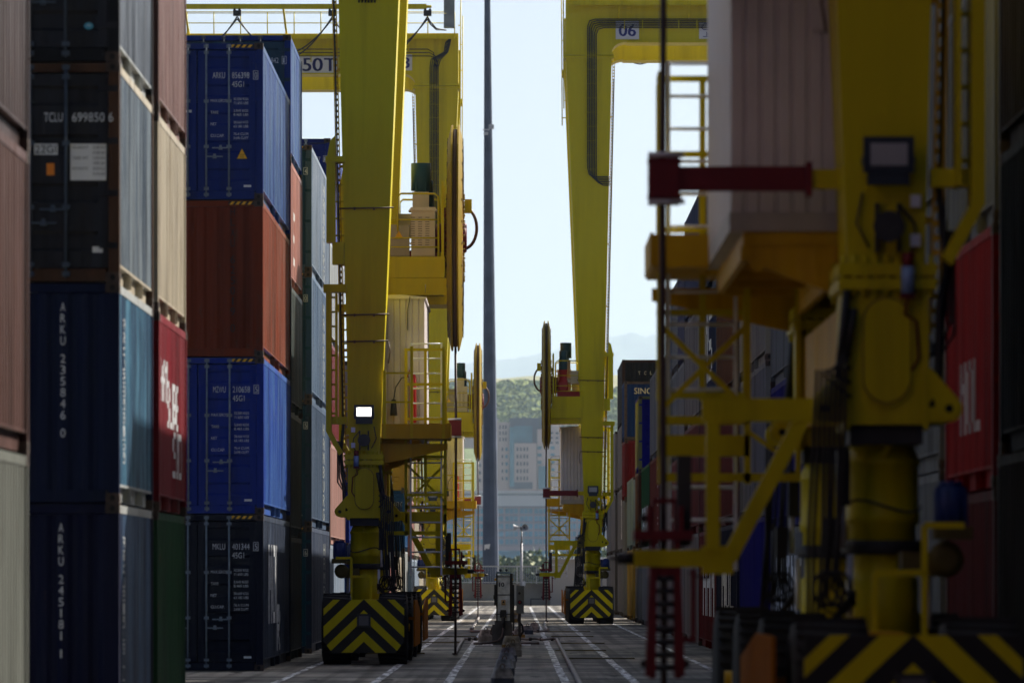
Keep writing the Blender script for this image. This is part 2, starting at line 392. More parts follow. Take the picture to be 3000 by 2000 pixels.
# 5x7 block font for lettering that has to follow the corrugation
BF = {'0':'01110100011001110101110011000101110','1':'00100011000010000100001000010001110','2':'01110100010000100010001000100011111','3':'11110000010000101110000010000111110','4':'00010001100101010010111110001000010','5':'11111100001111000001000010000111110','6':'01110100001000011110100011000101110','8':'01110100011000101110100011000101110',
 'D':'11110100011000110001100011000111110','A':'01110100011000111111100011000110001','B':'11110100011000111110100011000111110','C':'01111100001000010000100001000001111',
 'E':'11111100001000011110100001000011111','G':'01111100001000010011100011000101111','H':'10001100011000111111100011000110001','I':'01110001000010000100001000010001110',
 'K':'10001100101010011000101001001010001','L':'10000100001000010000100001000011111','M':'10001110111010110101100011000110001','N':'10001110011010110011100011000110001',
 'O':'01110100011000110001100011000101110','R':'11110100011000111110101001001010001','S':'01111100001000001110000010000111110','T':'11111001000010000100001000010000100',
 'U':'10001100011000110001100011000101110','V':'10001100011000110001100010101000100','Y':'10001100010101000100001000010000100','X':'10001100010101000100010101000110001','P':'11110100011000111110100001000010000'}
def side_letters(txt, L, side, y0, z0, h, w, vertical=False):
    """letters laid on the corrugated wall; side=+1 faces +x. Text reads from the viewer standing in front of the wall."""
    q = MB(); hw = W/2; cw = w/5.; chh = h/7.; ys0 = y0; zz0 = z0
    for ci, ch in enumerate(txt):
        bits = BF.get(ch)
        if bits:
            for c in range(5):
                for r in range(7):
                    if bits[r*5+c] != '1': continue
                    if vertical: ya = y0 + c*cw; za = z0 - ci*h*1.22 - (r+1)*chh
                    else: ya = y0 + ci*w*1.2 + c*cw; za = z0 - (r+1)*chh
                    yb = ya + cw
                    if side < 0: ya, yb = L-yb, L-ya
                    ya = max(.14, ya); yb = min(L-.14, yb)
                    if yb <= ya: continue
                    brk = [ya]; k = math.floor((ya-.126)/(PITCH*.25))+1
                    while .126+k*PITCH*.25 < yb-1e-5: brk.append(.126+k*PITCH*.25); k += 1
                    brk.append(yb)
                    vs = []
                    for y in brk:
                        x = side*(hw-.008-prof(y+1e-7,.126)+.004); vs += [(x,y,za),(x,y,za+chh+.002)]
                    q.add(vs, [(2*i,2*i+2,2*i+3,2*i+1) for i in range(len(brk)-1)])
    return q

LEN = {20: 6.058, 40: 12.192}
def container(Xface, side, Zf, size, z0, H, mat, label, end='door', text=None, letters=None, group='containers stacked beside the lane', hazard=None, fmat=None, bars=None, rail=None, both=False):
    """Xface = x of the wall facing the alley; side=-1: container stands left of it, +1 right."""
    L = LEN[size]; d = c_meshes(L, H)
    root = empty('shipping_container', (Xface + side*W/2, Zf, z0))
    tag(root, label, 'shipping container', group)
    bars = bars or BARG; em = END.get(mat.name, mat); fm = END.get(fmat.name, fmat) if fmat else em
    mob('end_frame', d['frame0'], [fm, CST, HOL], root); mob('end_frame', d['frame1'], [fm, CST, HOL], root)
    mob('side_wall', d['side1'], [mat, rail or mat], root); mob('side_wall', d['side-1'], [mat, rail or mat], root)
    mob('roof', d['roof'], [mat], root); mob('floor', d['floor'], [DRK], root)
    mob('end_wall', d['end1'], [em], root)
    if end == 'door':
        for sx in (-1, 1):
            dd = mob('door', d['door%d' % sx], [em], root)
            for xx in (.17, .59):
                b = mob('locking_bar', d['bar'], [bars], dd, (sx*xx, 0, 0))
                hh = mob('handle', d['handle'], [bars], dd, (sx*xx if sx*xx < .3 and sx > 0 else sx*xx-.31, 0, H*.33 - (.16 if xx < .5 else 0)))
    else:
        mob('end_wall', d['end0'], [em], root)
    if hazard: mob('hazard_strip', d['hazard'], [AMB, TXK], root)
    if text:
        q = MB(); yb = -.0 if end == 'door' else .006
        text(q, H)
        if q.v: q.build('marking', [TXW, WHT, ORG, TXK, AMB, plain('sticker teal', (.05,.3,.42), .5), TXC], root, recalc=False)
    if letters:
        for (t, y0, zt, h, wd, vert, mm) in letters:
            q = side_letters(t, L, -side, y0, zt, h, wd, vert); q.build('side_marking', [mm], root, recalc=False)
    return root

def door_text(owner, num, chk, typ=None, rows=None, dy=.0):
    def f(q, H):
        y = .0235; top = H*.775
        q.text(owner, .285, y, top, .115, 0, w=.23); q.text(num, .645, y, top, .115, 0, w=.32); q.text(chk, 1.06, .001, top, .115, 0, w=.05 if chk != '1' else .03)
        for b in ((1.035,1.13,top-.025,top-.015),(1.035,1.13,top+.13,top+.14),(1.035,1.045,top-.015,top+.13),(1.12,1.13,top-.015,top+.13)): q.add([(b[0],.001,b[2]),(b[1],.001,b[2]),(b[1],.001,b[3]),(b[0],.001,b[3])],[(0,1,2,3)],0)
        if typ: q.text(typ, .645, y, top-.16, .11, 0, w=.22)
        if rows:
            z = top-.44
            for a, v1, v2 in rows:
                q.text(a, .25, y, z, .055, 0, w=.036*len(a)); q.text(v1, .945, y, z+.035, .048, 0, w=.27, anchor='r'); q.text(v2, .945, y, z-.04, .048, 0, w=.27, anchor='r'); z -= .215
        q.box(.86, 1.0, y-.001, y, .235, .275, 1)
    return f
ROWS = [('MAX.GROSS','32.500 KGS','71.650 LBS'),('TARE','3.840 KGS','8.465 LBS'),('NET','28.660 KGS','63.185 LBS'),('CU.CAP.','76.4 CU.M','2.698 CU.FT')]
def vert_text(txt, xc, ztop, h, mi=0, step=1.28):
    def f(q, H):
        z = ztop
        for ch in txt:
            if ch != ' ': q.text(ch, xc, .004, z-h, h, mi, w=h*.55 if ch not in '1I' else h*.16, anchor='c')
            z -= h*step*(1 if ch != ' ' else .6)
    return f

# colours -----------------------------------------------------------------
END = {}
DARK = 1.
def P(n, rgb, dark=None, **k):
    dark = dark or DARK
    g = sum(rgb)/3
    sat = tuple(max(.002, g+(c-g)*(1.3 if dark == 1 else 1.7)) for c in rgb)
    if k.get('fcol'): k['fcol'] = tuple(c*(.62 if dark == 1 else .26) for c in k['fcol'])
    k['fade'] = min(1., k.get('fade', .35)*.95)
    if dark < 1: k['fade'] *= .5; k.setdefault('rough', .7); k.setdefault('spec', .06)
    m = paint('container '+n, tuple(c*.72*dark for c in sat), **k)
    END[m.name] = paint('container '+n+' shaded end panel', tuple(c*.58*dark for c in sat), fade=.10*k['fade'], rust=k.get('rust', .25)*.8, rough=.6, spec=.15, grime=.45)  # darker, unfaded copy for end faces: shade put into their colour
    return m
navy = P('navy', (.012,.03,.13), fade=.45, fcol=(.14,.22,.36), rust=.1)
blue = P('blue', (.008,.045,.27), fade=.4, fcol=(.10,.20,.36), rust=.05)
royal = P('royal blue', (.006,.065,.36), fade=.7, fcol=(.16,.36,.60), rust=.0)
lblue = P('faded light blue', (.09,.27,.42), fade=.8, fcol=(.42,.52,.58), rust=.05)
gblue = P('chalky grey blue', (.10,.17,.27), fade=.8, fcol=(.40,.43,.46), rust=.25)
black = P('black', (.012,.013,.018), fade=.35, fcol=(.06,.06,.065), rust=.1)
cream = P('cream', (.56,.50,.40), fade=.5, fcol=(.68,.63,.54), rust=.3)
pgrey = P('pale grey', (.48,.50,.50), fade=.5, rust=.2)
brown = P('faded red brown', (.22,.075,.055), fade=.7, fcol=(.42,.26,.22), rust=.3)
pink = P('chalky pink', (.42,.20,.18), fade=.6, fcol=(.55,.38,.35), rust=.1)
redc = P('red', (.20,.02,.03), fade=.6, fcol=(.34,.12,.13), rust=.15)
orng = P('rusty orange', (.26,.055,.025), fade=.9, fcol=(.30,.16,.12), rust=.6)
dred = P('dark red', (.16,.018,.022), fade=.45, fcol=(.28,.10,.10), rust=.2)
green = P('green', (.018,.075,.03), fade=.5, fcol=(.08,.13,.07), rust=.45)
teal = P('dark teal', (.012,.06,.10), fade=.3, rust=.1)
silv = P('silver blue', (.30,.38,.50), fade=.8, fcol=(.55,.60,.66), rust=.0, rough=.4)
yell = P('yellow', (.55,.36,.03), fade=.3, rust=.15)
dgrey = P('dark slate', (.045,.055,.065), fade=.6, fcol=(.15,.17,.17), rust=.3)
HC = 2.896; ST = 2.591
BARD = plain('painted locking bar', (.04,.06,.09), .5, var=.2)
BARG = plain('worn galvanised locking bar', (.16,.20,.24), .5, var=.3, scale=6)

XL, XR = -4.69, 4.65
G1, G2 = 'containers stacked along the left of the lane', 'containers stacked along the right of the lane'
def left(Zf, size, z0, H, mat, label, **k): return container(XL + k.pop('dx', 0), -1, Zf, size, z0, H, mat, label, group=G1, **k)
def right(Zf, size, z0, H, mat, label, **k): return container(XR + k.pop('dx', 0), 1, Zf, size, z0, H, mat, label, group=G2, **k)
def stack(fn, Zf, size, items, dx=0):
    z = 0
    for it in items:
        H, mat, label = it[:3]; kw = it[3] if len(it) > 3 else {}
        fn(Zf, size, z, H, mat, label, dx=dx+random.uniform(-.012,.012), **kw); z += H + .004

def tclu(q, H):
    y = .0235
    q.text('TCLU', .33, y, 1.89, .11, 0, w=.22); q.text('699850', .66, y, 1.89, .11, 0, w=.38); q.text('6', 1.09, .001, 1.89, .11, 0, w=.055)
    q.box(.21, .49, y-.001, y, 1.50, 1.63, 0); q.text('22GI', .225, y-.003, 1.52, .095, 3, w=.25)
    q.box(.64, 1.06, y-.001, y, 1.20, 1.63, 1)
    for i, (a, b) in enumerate((('MAX GROSS WT','30.480 KGS'),('','67.200 LBS'),('TARE WT','2.220 KGS'),('','4.890 LBS'),('MAX CARGO WT','28.260 KGS'),('','62.310 LBS'))):
        if a: q.text(a, .66, y-.003, 1.57-.062*i, .035, 3, w=.19)
        q.text(b, 1.045, y-.003, 1.57-.062*i, .035, 3, w=.14, anchor='r')
    q.box(.36, .45, y-.001, y, 1.26, 1.40, 2); q.box(.90, 1.02, y-.001, y, .35, .42, 1)
def mark4(q, H):
    y = .0235; pts = [(.86+.055*math.cos(i*math.pi/8), .42+.042*math.sin(i*math.pi/8)) for i in range(16)]
    q.prism(pts, y, y-.002, 'y', 5)
    q.prism([(.83,.41),(.86,.43),(.89,.41),(.88,.425),(.86,.44),(.84,.425)], y-.004, y-.005, 'y', 1)
# L0 nearest left
stack(left, 41.1, 40, [(HC, P('greenish grey', (.18,.19,.175), fade=.5, rust=.35), 'pale greenish grey container with rust stained end post, lowest at the far left edge'),
  (HC, P('red brown', (.09,.05,.045), fade=.6, fcol=(.18,.11,.10), rust=.3), 'chalky red-brown container at the left edge, second in its stack'),
  (HC, P('streaky brown', (.05,.033,.033), fade=.7, fcol=(.14,.10,.095), rust=.35), 'dark streaked brown container at the left edge, upper of its stack')])
# L1
stack(left, 65.3, 20, [
  (ST, P('deep navy', (.003,.008,.04), fade=.9, fcol=(.16,.30,.52), rust=.1), 'navy blue container reading ARKU 245181 1 down its ribbed end', dict(end='wall', rail=pgrey, text=vert_text('ARKU 245181 1', .535, 2.36, .105, step=1.26), letters=[('ARKU2451811', .75, 2.2, .13, .30, True, TXW)])),
  (ST, P('sky blue over navy', (.003,.013,.05), fade=1.1, fcol=(.16,.42,.62), rust=.05), 'blue container reading ARKU 235846 0 with white letters down its pale lit side', dict(end='wall', rail=pgrey, text=vert_text('ARKU 235846 0', .555, 2.36, .105, step=1.26), letters=[('ARKU2358460', .75, 2.2, .13, .30, True, TXW)])),
  (ST, P('greyed blue', (.035,.06,.10), fade=1., fcol=(.36,.42,.46), rust=.1), 'black door container reading TCLU 699850 6 with white weight panel', dict(text=tclu, bars=BARD, fmat=P('rusty brown post', (.10,.055,.035), fade=.5, rust=.6), rail=cream)),
  (ST, P('slate blue', (.03,.04,.06), fade=1., fcol=(.26,.30,.36), rust=.1), 'black door container with small round blue emblem, top of the near left stack', dict(text=mark4, bars=BARD, fmat=black, rail=pgrey))])
for c in COL.objects:      # the two black doors of that stack are black paint, unlike the walls
    if c.name.startswith('door') and c.parent and c.parent.get('label','').startswith('black door'):
        c.material_slots[0].material = black
stack(left, 72.3, 20, [
  (ST, green, 'green rust-streaked container at the bottom behind the two navy ones', dict(end='wall')),
  (ST, redc, 'red container with big white letters above the green one', dict(end='wall', letters=[('HAM', .45, 2.0, .55, .40, False, TXW),('BURG', 1.9, 1.75, .62, .50, False, TXW),('SUD', 3.1, 1.1, .62, .55, False, TXW)])),
  (ST, cream, 'cream ribbed container above the red lettered one', dict(end='wall')),
  (ST, P('rosy brown', (.19,.11,.10), fade=.8, fcol=(.42,.30,.28), rust=.4), 'faded rosy brown container above the cream one', dict(end='wall'))], dx=.015)
# L2
def a856(q, H):
    door_text('ARKU','856398','0','45G1',ROWS)(q, H)
    y = .0235; q.prism([(.72,.75),(.94,.75),(.83,.965)], y, y-.001, 'y', 3); q.prism([(.737,.76),(.923,.76),(.83,.943)], y-.0015, y-.003, 'y', 4); q.text('HIGH', .83, y-.0045, .82, .03, 3, anchor='c'); q.text('9 6', .83, y-.0045, .775, .035, 3, anchor='c')
    q.box(-.35,-.26,y-.001,y,1.62,1.66,1); q.box(-.20,-.10,y-.001,y,1.61,1.66,1)
stack(left, 102.5, 40, [
  (HC, P('black navy', (.008,.012,.03), fade=.7, fcol=(.18,.24,.36), rust=.05), 'black container with doors reading MKLU 401344 5', dict(text=door_text('MKLU','401344','5','45G1',ROWS), hazard=1, letters=[('MOL', 2.6, 2.35, 1.5, 1.3, False, TXW),('R', 6.2, 1.2, .9, 1.4, False, TXW)])),
  (HC, royal, 'bright blue container with doors reading MZWU 210658 5', dict(text=door_text('MZWU','210658','5','45G1',ROWS), hazard=1)),
  (HC, orng, 'orange rust-marked container reading HLXU 625019 0 down its ribbed end', dict(end='wall', text=vert_text('HLXU 625019 0', .66, 2.76, .15, 3), hazard=1)),
  (HC, P('worn blue', (.006,.05,.24), fade=.95, fcol=(.16,.30,.44), rust=.15), 'blue container with doors reading ARKU 856398 0 and a yellow warning triangle', dict(text=a856, hazard=1))])
# L2b
stack(left, 115.0, 20, [(ST, dgrey, 'dark slate container at ground level behind the black MKLU one', dict(end='wall')),
  (ST, dgrey, 'dark slate container second from the ground behind the bright blue MZWU one', dict(end='wall')),
  (ST, P('weathered black green', (.03,.045,.045), fade=.7, fcol=(.2,.22,.2), rust=.2), 'dark green-black weathered container behind the orange one', dict(end='wall')),
  (ST, pink, 'pinkish container with a small white letter, below the tallest blue one', dict(end='wall', letters=[('E', 1.3, 1.6, 1.1, .8, False, TXW)])),
  (ST, P('mid blue', (.012,.07,.30), fade=.6, fcol=(.25,.42,.52), rust=.1), 'mid blue container with check digit 1 on its doors, top of the highest left stack', dict(text=door_text('ARKU','631842','1'), bars=BARD))])
# L3
L3 = [('516','6','bottom'),('903','5','second'),('770','0','third'),('774','4','top')]
for i, (n, c, pos) in enumerate(L3):
    left(126.6, 40, i*(HC+.004), HC, P('blue-grey %d' % i, [(.04,.055,.10),(.05,.08,.14),(.06,.11,.20),(.10,.15,.22)][i], fade=.85, fcol=[(.2,.24,.32),(.2,.27,.38),(.3,.38,.48),(.5,.55,.62)][i], rust=.05),
         ['dark blue-grey container with check digit 6, lowest of the stack beside the first crane leg','blue container with check digit 5, second of the stack beside the first crane leg','pale-sided blue container with check digit 0, third of its stack','silver-blue container with check digit 4, top of its stack'][i],
         text=door_text('ARKU', '210'+n, c), hazard=1, bars=BARD, letters=[('HAMBURG', 7.4 if i else 7.9, 2.55, .28, 1.3, True, P('faint lettering', (.5,.52,.5), fade=.6, rust=.2))])
    for o in list(COL.objects)[-40:]:
        if o.name.startswith('door') and o.parent and o.type == 'MESH' and 'check digit' in o.parent.get('label',''): o.material_slots[0].material = teal
# L4 (set slightly back) and stacks hidden behind the first crane
stack(left, 142.0, 40, [(ST, silv, 'silver-blue container on the ground behind the first crane leg', dict(end='wall')),
  (ST, P('dented pink', (.5,.30,.27), fade=.6, fcol=(.62,.46,.42), rust=.25), 'dented pink container just left of the first crane leg', dict(end='wall')),
  (ST, dred, 'dark red container third up behind the first crane leg', dict(end='wall')),
  (ST, pgrey, 'pale grey container fourth up behind the first crane leg', dict(end='wall')),
  (ST, blue, 'blue container with 2897 on its doors, highest behind the first crane leg', dict(text=door_text('ARKU','412897','1','22G1')))], dx=-.1)
for Zf, cs in ((155., (navy, blue, pgrey)), (168., (pink, navy, cream)), (181., (brown, blue))):
    for i, m_ in enumerate(cs):
        left(Zf, 40, i*(ST+.004), ST, m_, '%s container, %s in the %s stack hidden behind the lit crane' % (m_.name.replace('container ',''), ['lowest','second','third'][i], {155.:'first',168.:'second',181.:'third'}[Zf]), end='wall')
left(203.5, 40, 0, ST, pink, 'pink container alone on the ground behind the first crane ladder', end='wall')
left(216.2, 40, 0, ST, cream, 'cream container alone on the ground just before the yellow and blue pair', end='wall')
def l6t(q, H):
    y = .0235; q.text('848', .55, y, H*.74, .2, 0, w=.42, anchor='l'); q.text('0', 1.02, y, H*.74, .2, 0)
    for i in range(4): q.text('33.2 CBM', .35, y, H*.2-.1*i, .06, 0, w=.4)
def l6y(q, H):
    y = .0235; q.box(-.1, .75, y-.001, y, 1.35, 1.75, 7); q.text('Eco-Container', .32, y-.004, 1.64, .075, 1, w=.6, anchor='c')
    for i in range(3): q.text('low impact floor', .32, y-.004, 1.55-.07*i, .04, 1, w=.5, anchor='c')
    q.box(.3,.7,y-.001,y,.28,.37,1)
def l6(): pass
z = 0
for H, m_, lb, kw in ((HC, pgrey, 'pale grey container under the blue one with 848 0 on its doors', dict()),
                   (ST, P('petrol blue', (.01,.08,.20), fade=.2, rust=0), 'petrol blue container with 848 0 on its doors, seen between crane leg and ladder', dict(text=l6t, bars=BARD)),
                   (ST, yell, 'yellow container with a green sticker on its doors, above the petrol blue one', dict(text=l6y, bars=YEL2))):
    c = left(238., 20, z, H, m_, lb, dx=-.12, **kw); z += H+.004
for o in COL.objects:
    if o.name.startswith('marking') and o.parent and o.parent.get('label','').startswith('yellow container with a green'): o.data.materials.append(plain('green sticker', (.01,.28,.08), .5))
stack(left, 246., 20, [(ST, silv, 'silver-blue container on the ground beyond the yellow one'), (ST, pink, 'pink container second up beyond the yellow one'), (ST, cream, 'cream container third up beyond the yellow one'),
  (ST, pgrey, 'pale grey container fourth up beyond the yellow one'), (ST, P('maroon', (.16,.03,.03), fade=.3, rust=.1), 'maroon container reading 402798 2 45G1, seen below the machinery platform', dict(text=door_text('TRHU','402798','2','45G1')))])
stack(left, 253., 40, [(ST, silv, 'pale blue container on the ground under the second left crane'), (ST, cream, 'cream container second up under the second left crane'), (ST, pink, 'pink container third up under the second left crane')])
stack(left, 266., 40, [(ST, cream, 'cream container on the ground at the far end of the left row'), (ST, pink, 'pink container on the cream one at the far end of the left row')])

# unseen rows added around the camera, sized and coloured for shade and bounce
for k, Zf in enumerate((28.2, 15.3, 2.4, -10.5, -23.4, -36.3)):
    for fn, sd_ in ((left, 'left'), (right, 'right')):
        for i in range(4 if (k < 1 and sd_ == 'right') else 6):
            c = fn(Zf, 40, i*(HC+.004), HC, ((cream, pink, pgrey, orng, cream, pink) if (k < 1 and sd_ == 'left') else (navy, dred, black, brown, dgrey, blue))[(i+k*2+(sd_ == 'left')) % 6], 'container in the tall rows behind the photographer', end='wall')
            c['group'] = 'unseen containers added around the camera to shape the light'
for k in range(4):  # crosswise stacks added at the back to block sky light
    for i in range(6):
        c = container(-8.6+k*2.6+2.438*0, 1, -52, 40, i*(HC+.004), HC, (dgrey, navy, dred)[(i+k) % 3], 'container in the tall rows behind the photographer', end='wall', group='unseen containers added around the camera to shape the light')
DARK = .5  # right-row paints below darkened too, alley shade put into their colour
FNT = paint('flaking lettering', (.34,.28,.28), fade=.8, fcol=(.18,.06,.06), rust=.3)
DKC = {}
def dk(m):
    # darker copy for the right row: its shaded side put into the colour
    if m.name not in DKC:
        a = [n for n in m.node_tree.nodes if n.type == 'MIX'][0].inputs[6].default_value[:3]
        DKC[m.name] = P(m.name.replace('container ', '')+' shaded copy', tuple(c*.75 for c in a), fade=.4, rust=.2)
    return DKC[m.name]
# right side
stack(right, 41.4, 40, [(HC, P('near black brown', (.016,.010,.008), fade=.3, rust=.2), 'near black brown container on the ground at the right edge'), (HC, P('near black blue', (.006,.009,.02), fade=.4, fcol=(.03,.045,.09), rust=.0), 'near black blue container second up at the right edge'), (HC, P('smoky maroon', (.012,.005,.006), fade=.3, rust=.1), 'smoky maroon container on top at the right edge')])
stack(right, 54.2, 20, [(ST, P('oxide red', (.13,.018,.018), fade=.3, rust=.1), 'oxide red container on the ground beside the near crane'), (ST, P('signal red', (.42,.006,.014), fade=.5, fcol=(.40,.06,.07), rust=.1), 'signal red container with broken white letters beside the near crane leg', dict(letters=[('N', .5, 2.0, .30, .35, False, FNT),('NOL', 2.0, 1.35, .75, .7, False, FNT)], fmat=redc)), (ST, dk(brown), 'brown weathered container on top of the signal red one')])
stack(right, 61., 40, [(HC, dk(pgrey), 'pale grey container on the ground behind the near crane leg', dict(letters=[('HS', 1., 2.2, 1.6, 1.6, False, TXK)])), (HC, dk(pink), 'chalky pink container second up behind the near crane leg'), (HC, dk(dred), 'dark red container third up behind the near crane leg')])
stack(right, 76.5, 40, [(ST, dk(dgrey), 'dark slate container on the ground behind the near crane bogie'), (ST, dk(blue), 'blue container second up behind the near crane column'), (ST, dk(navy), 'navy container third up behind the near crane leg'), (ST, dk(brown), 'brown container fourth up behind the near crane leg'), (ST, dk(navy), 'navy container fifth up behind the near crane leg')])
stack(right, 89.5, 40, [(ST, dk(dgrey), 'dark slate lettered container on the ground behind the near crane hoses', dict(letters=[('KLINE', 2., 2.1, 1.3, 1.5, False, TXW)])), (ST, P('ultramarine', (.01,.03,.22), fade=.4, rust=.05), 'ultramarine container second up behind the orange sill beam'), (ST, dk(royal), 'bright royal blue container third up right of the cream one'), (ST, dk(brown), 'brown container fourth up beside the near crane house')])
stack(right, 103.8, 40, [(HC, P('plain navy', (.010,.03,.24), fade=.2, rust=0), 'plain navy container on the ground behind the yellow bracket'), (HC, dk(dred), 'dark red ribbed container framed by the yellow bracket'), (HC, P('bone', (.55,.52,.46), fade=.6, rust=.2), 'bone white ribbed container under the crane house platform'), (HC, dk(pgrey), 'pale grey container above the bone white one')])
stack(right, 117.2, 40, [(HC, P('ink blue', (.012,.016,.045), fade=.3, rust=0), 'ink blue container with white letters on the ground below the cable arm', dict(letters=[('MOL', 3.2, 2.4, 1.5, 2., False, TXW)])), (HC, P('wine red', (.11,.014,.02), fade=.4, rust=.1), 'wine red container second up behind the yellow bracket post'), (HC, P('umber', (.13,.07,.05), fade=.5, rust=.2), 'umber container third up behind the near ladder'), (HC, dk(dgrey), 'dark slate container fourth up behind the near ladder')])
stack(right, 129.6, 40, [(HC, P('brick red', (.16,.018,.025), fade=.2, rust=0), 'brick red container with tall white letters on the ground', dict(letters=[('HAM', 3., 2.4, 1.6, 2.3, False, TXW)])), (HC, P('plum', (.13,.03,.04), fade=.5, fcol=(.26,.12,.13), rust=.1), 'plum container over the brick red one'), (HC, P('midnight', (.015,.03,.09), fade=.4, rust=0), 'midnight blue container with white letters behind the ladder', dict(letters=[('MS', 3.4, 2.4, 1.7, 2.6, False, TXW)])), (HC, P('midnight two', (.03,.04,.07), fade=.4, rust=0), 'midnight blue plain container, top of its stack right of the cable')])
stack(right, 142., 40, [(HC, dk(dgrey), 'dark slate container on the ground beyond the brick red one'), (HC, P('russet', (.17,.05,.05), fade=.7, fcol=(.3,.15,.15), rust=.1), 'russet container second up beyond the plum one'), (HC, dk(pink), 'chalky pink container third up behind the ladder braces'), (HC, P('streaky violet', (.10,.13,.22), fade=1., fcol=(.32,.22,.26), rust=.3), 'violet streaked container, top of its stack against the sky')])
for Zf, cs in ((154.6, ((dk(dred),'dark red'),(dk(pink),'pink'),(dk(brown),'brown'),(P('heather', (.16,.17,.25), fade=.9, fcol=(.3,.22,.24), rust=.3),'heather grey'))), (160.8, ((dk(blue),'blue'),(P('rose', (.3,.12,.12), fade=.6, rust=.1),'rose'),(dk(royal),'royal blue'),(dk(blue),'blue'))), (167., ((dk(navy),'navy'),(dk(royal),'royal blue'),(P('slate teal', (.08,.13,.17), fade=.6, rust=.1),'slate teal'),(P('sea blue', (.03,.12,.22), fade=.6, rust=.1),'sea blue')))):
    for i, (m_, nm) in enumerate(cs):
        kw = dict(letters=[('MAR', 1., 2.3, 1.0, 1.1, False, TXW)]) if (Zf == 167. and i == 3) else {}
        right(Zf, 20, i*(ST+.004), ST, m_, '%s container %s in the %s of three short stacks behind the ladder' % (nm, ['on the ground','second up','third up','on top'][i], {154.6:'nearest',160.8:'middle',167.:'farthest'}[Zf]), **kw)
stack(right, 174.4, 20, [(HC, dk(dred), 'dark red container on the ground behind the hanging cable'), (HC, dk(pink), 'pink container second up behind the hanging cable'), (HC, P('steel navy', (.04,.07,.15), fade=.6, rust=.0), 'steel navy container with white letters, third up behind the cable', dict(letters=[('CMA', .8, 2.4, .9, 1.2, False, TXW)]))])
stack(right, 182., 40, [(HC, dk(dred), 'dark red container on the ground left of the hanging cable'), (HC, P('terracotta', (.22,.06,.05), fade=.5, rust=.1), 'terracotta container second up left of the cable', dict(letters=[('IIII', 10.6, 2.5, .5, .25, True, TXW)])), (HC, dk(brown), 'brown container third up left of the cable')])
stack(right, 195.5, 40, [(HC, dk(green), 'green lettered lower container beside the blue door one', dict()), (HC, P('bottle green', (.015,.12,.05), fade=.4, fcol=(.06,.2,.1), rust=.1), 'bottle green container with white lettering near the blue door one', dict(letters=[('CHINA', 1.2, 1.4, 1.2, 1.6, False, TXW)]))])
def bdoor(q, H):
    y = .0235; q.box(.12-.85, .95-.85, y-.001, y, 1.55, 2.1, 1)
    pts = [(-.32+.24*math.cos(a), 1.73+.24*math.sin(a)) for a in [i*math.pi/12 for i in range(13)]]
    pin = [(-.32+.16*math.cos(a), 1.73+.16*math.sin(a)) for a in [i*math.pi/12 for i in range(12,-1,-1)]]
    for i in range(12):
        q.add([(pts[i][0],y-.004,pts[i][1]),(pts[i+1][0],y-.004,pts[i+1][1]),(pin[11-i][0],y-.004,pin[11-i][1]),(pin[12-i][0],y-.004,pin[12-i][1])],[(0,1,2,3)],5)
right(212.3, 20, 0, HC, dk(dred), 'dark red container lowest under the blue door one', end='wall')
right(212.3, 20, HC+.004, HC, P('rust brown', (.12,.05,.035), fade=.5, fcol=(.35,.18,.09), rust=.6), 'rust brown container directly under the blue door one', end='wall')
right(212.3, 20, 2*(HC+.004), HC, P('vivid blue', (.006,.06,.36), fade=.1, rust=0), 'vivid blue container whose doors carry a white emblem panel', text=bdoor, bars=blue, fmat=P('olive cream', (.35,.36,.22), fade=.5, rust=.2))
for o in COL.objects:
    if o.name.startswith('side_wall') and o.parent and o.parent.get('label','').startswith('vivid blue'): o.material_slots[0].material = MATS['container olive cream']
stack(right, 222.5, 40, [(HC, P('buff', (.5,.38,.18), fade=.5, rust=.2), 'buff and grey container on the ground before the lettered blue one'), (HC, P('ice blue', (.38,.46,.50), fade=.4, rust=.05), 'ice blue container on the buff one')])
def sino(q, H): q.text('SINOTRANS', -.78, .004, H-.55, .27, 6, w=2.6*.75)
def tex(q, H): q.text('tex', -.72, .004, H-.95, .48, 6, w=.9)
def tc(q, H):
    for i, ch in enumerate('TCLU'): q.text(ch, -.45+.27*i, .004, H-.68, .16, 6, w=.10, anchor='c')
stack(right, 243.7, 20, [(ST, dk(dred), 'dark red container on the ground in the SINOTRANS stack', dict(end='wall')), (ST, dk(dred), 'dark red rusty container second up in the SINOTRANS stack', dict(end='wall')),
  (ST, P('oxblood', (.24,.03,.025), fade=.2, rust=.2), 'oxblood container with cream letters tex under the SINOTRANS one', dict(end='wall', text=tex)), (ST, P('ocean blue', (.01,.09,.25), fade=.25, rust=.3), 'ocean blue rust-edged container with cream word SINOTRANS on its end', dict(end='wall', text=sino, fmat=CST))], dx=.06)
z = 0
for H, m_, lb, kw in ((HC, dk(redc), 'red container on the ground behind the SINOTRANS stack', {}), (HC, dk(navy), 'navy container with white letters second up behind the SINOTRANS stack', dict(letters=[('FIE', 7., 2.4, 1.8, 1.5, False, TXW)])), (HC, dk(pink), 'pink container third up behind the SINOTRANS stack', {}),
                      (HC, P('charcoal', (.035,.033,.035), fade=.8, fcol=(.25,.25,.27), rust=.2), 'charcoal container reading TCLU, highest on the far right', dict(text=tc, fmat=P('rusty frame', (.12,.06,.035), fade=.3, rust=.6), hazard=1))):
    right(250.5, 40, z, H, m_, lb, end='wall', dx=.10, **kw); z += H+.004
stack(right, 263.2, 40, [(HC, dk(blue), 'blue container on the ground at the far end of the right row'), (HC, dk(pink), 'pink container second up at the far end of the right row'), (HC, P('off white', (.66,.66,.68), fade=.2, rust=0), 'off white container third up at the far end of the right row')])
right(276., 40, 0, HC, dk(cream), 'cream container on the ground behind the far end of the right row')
right(276., 40, HC+.004, HC, dk(cream), 'cream container second up behind the far end of the right row', end='wall')

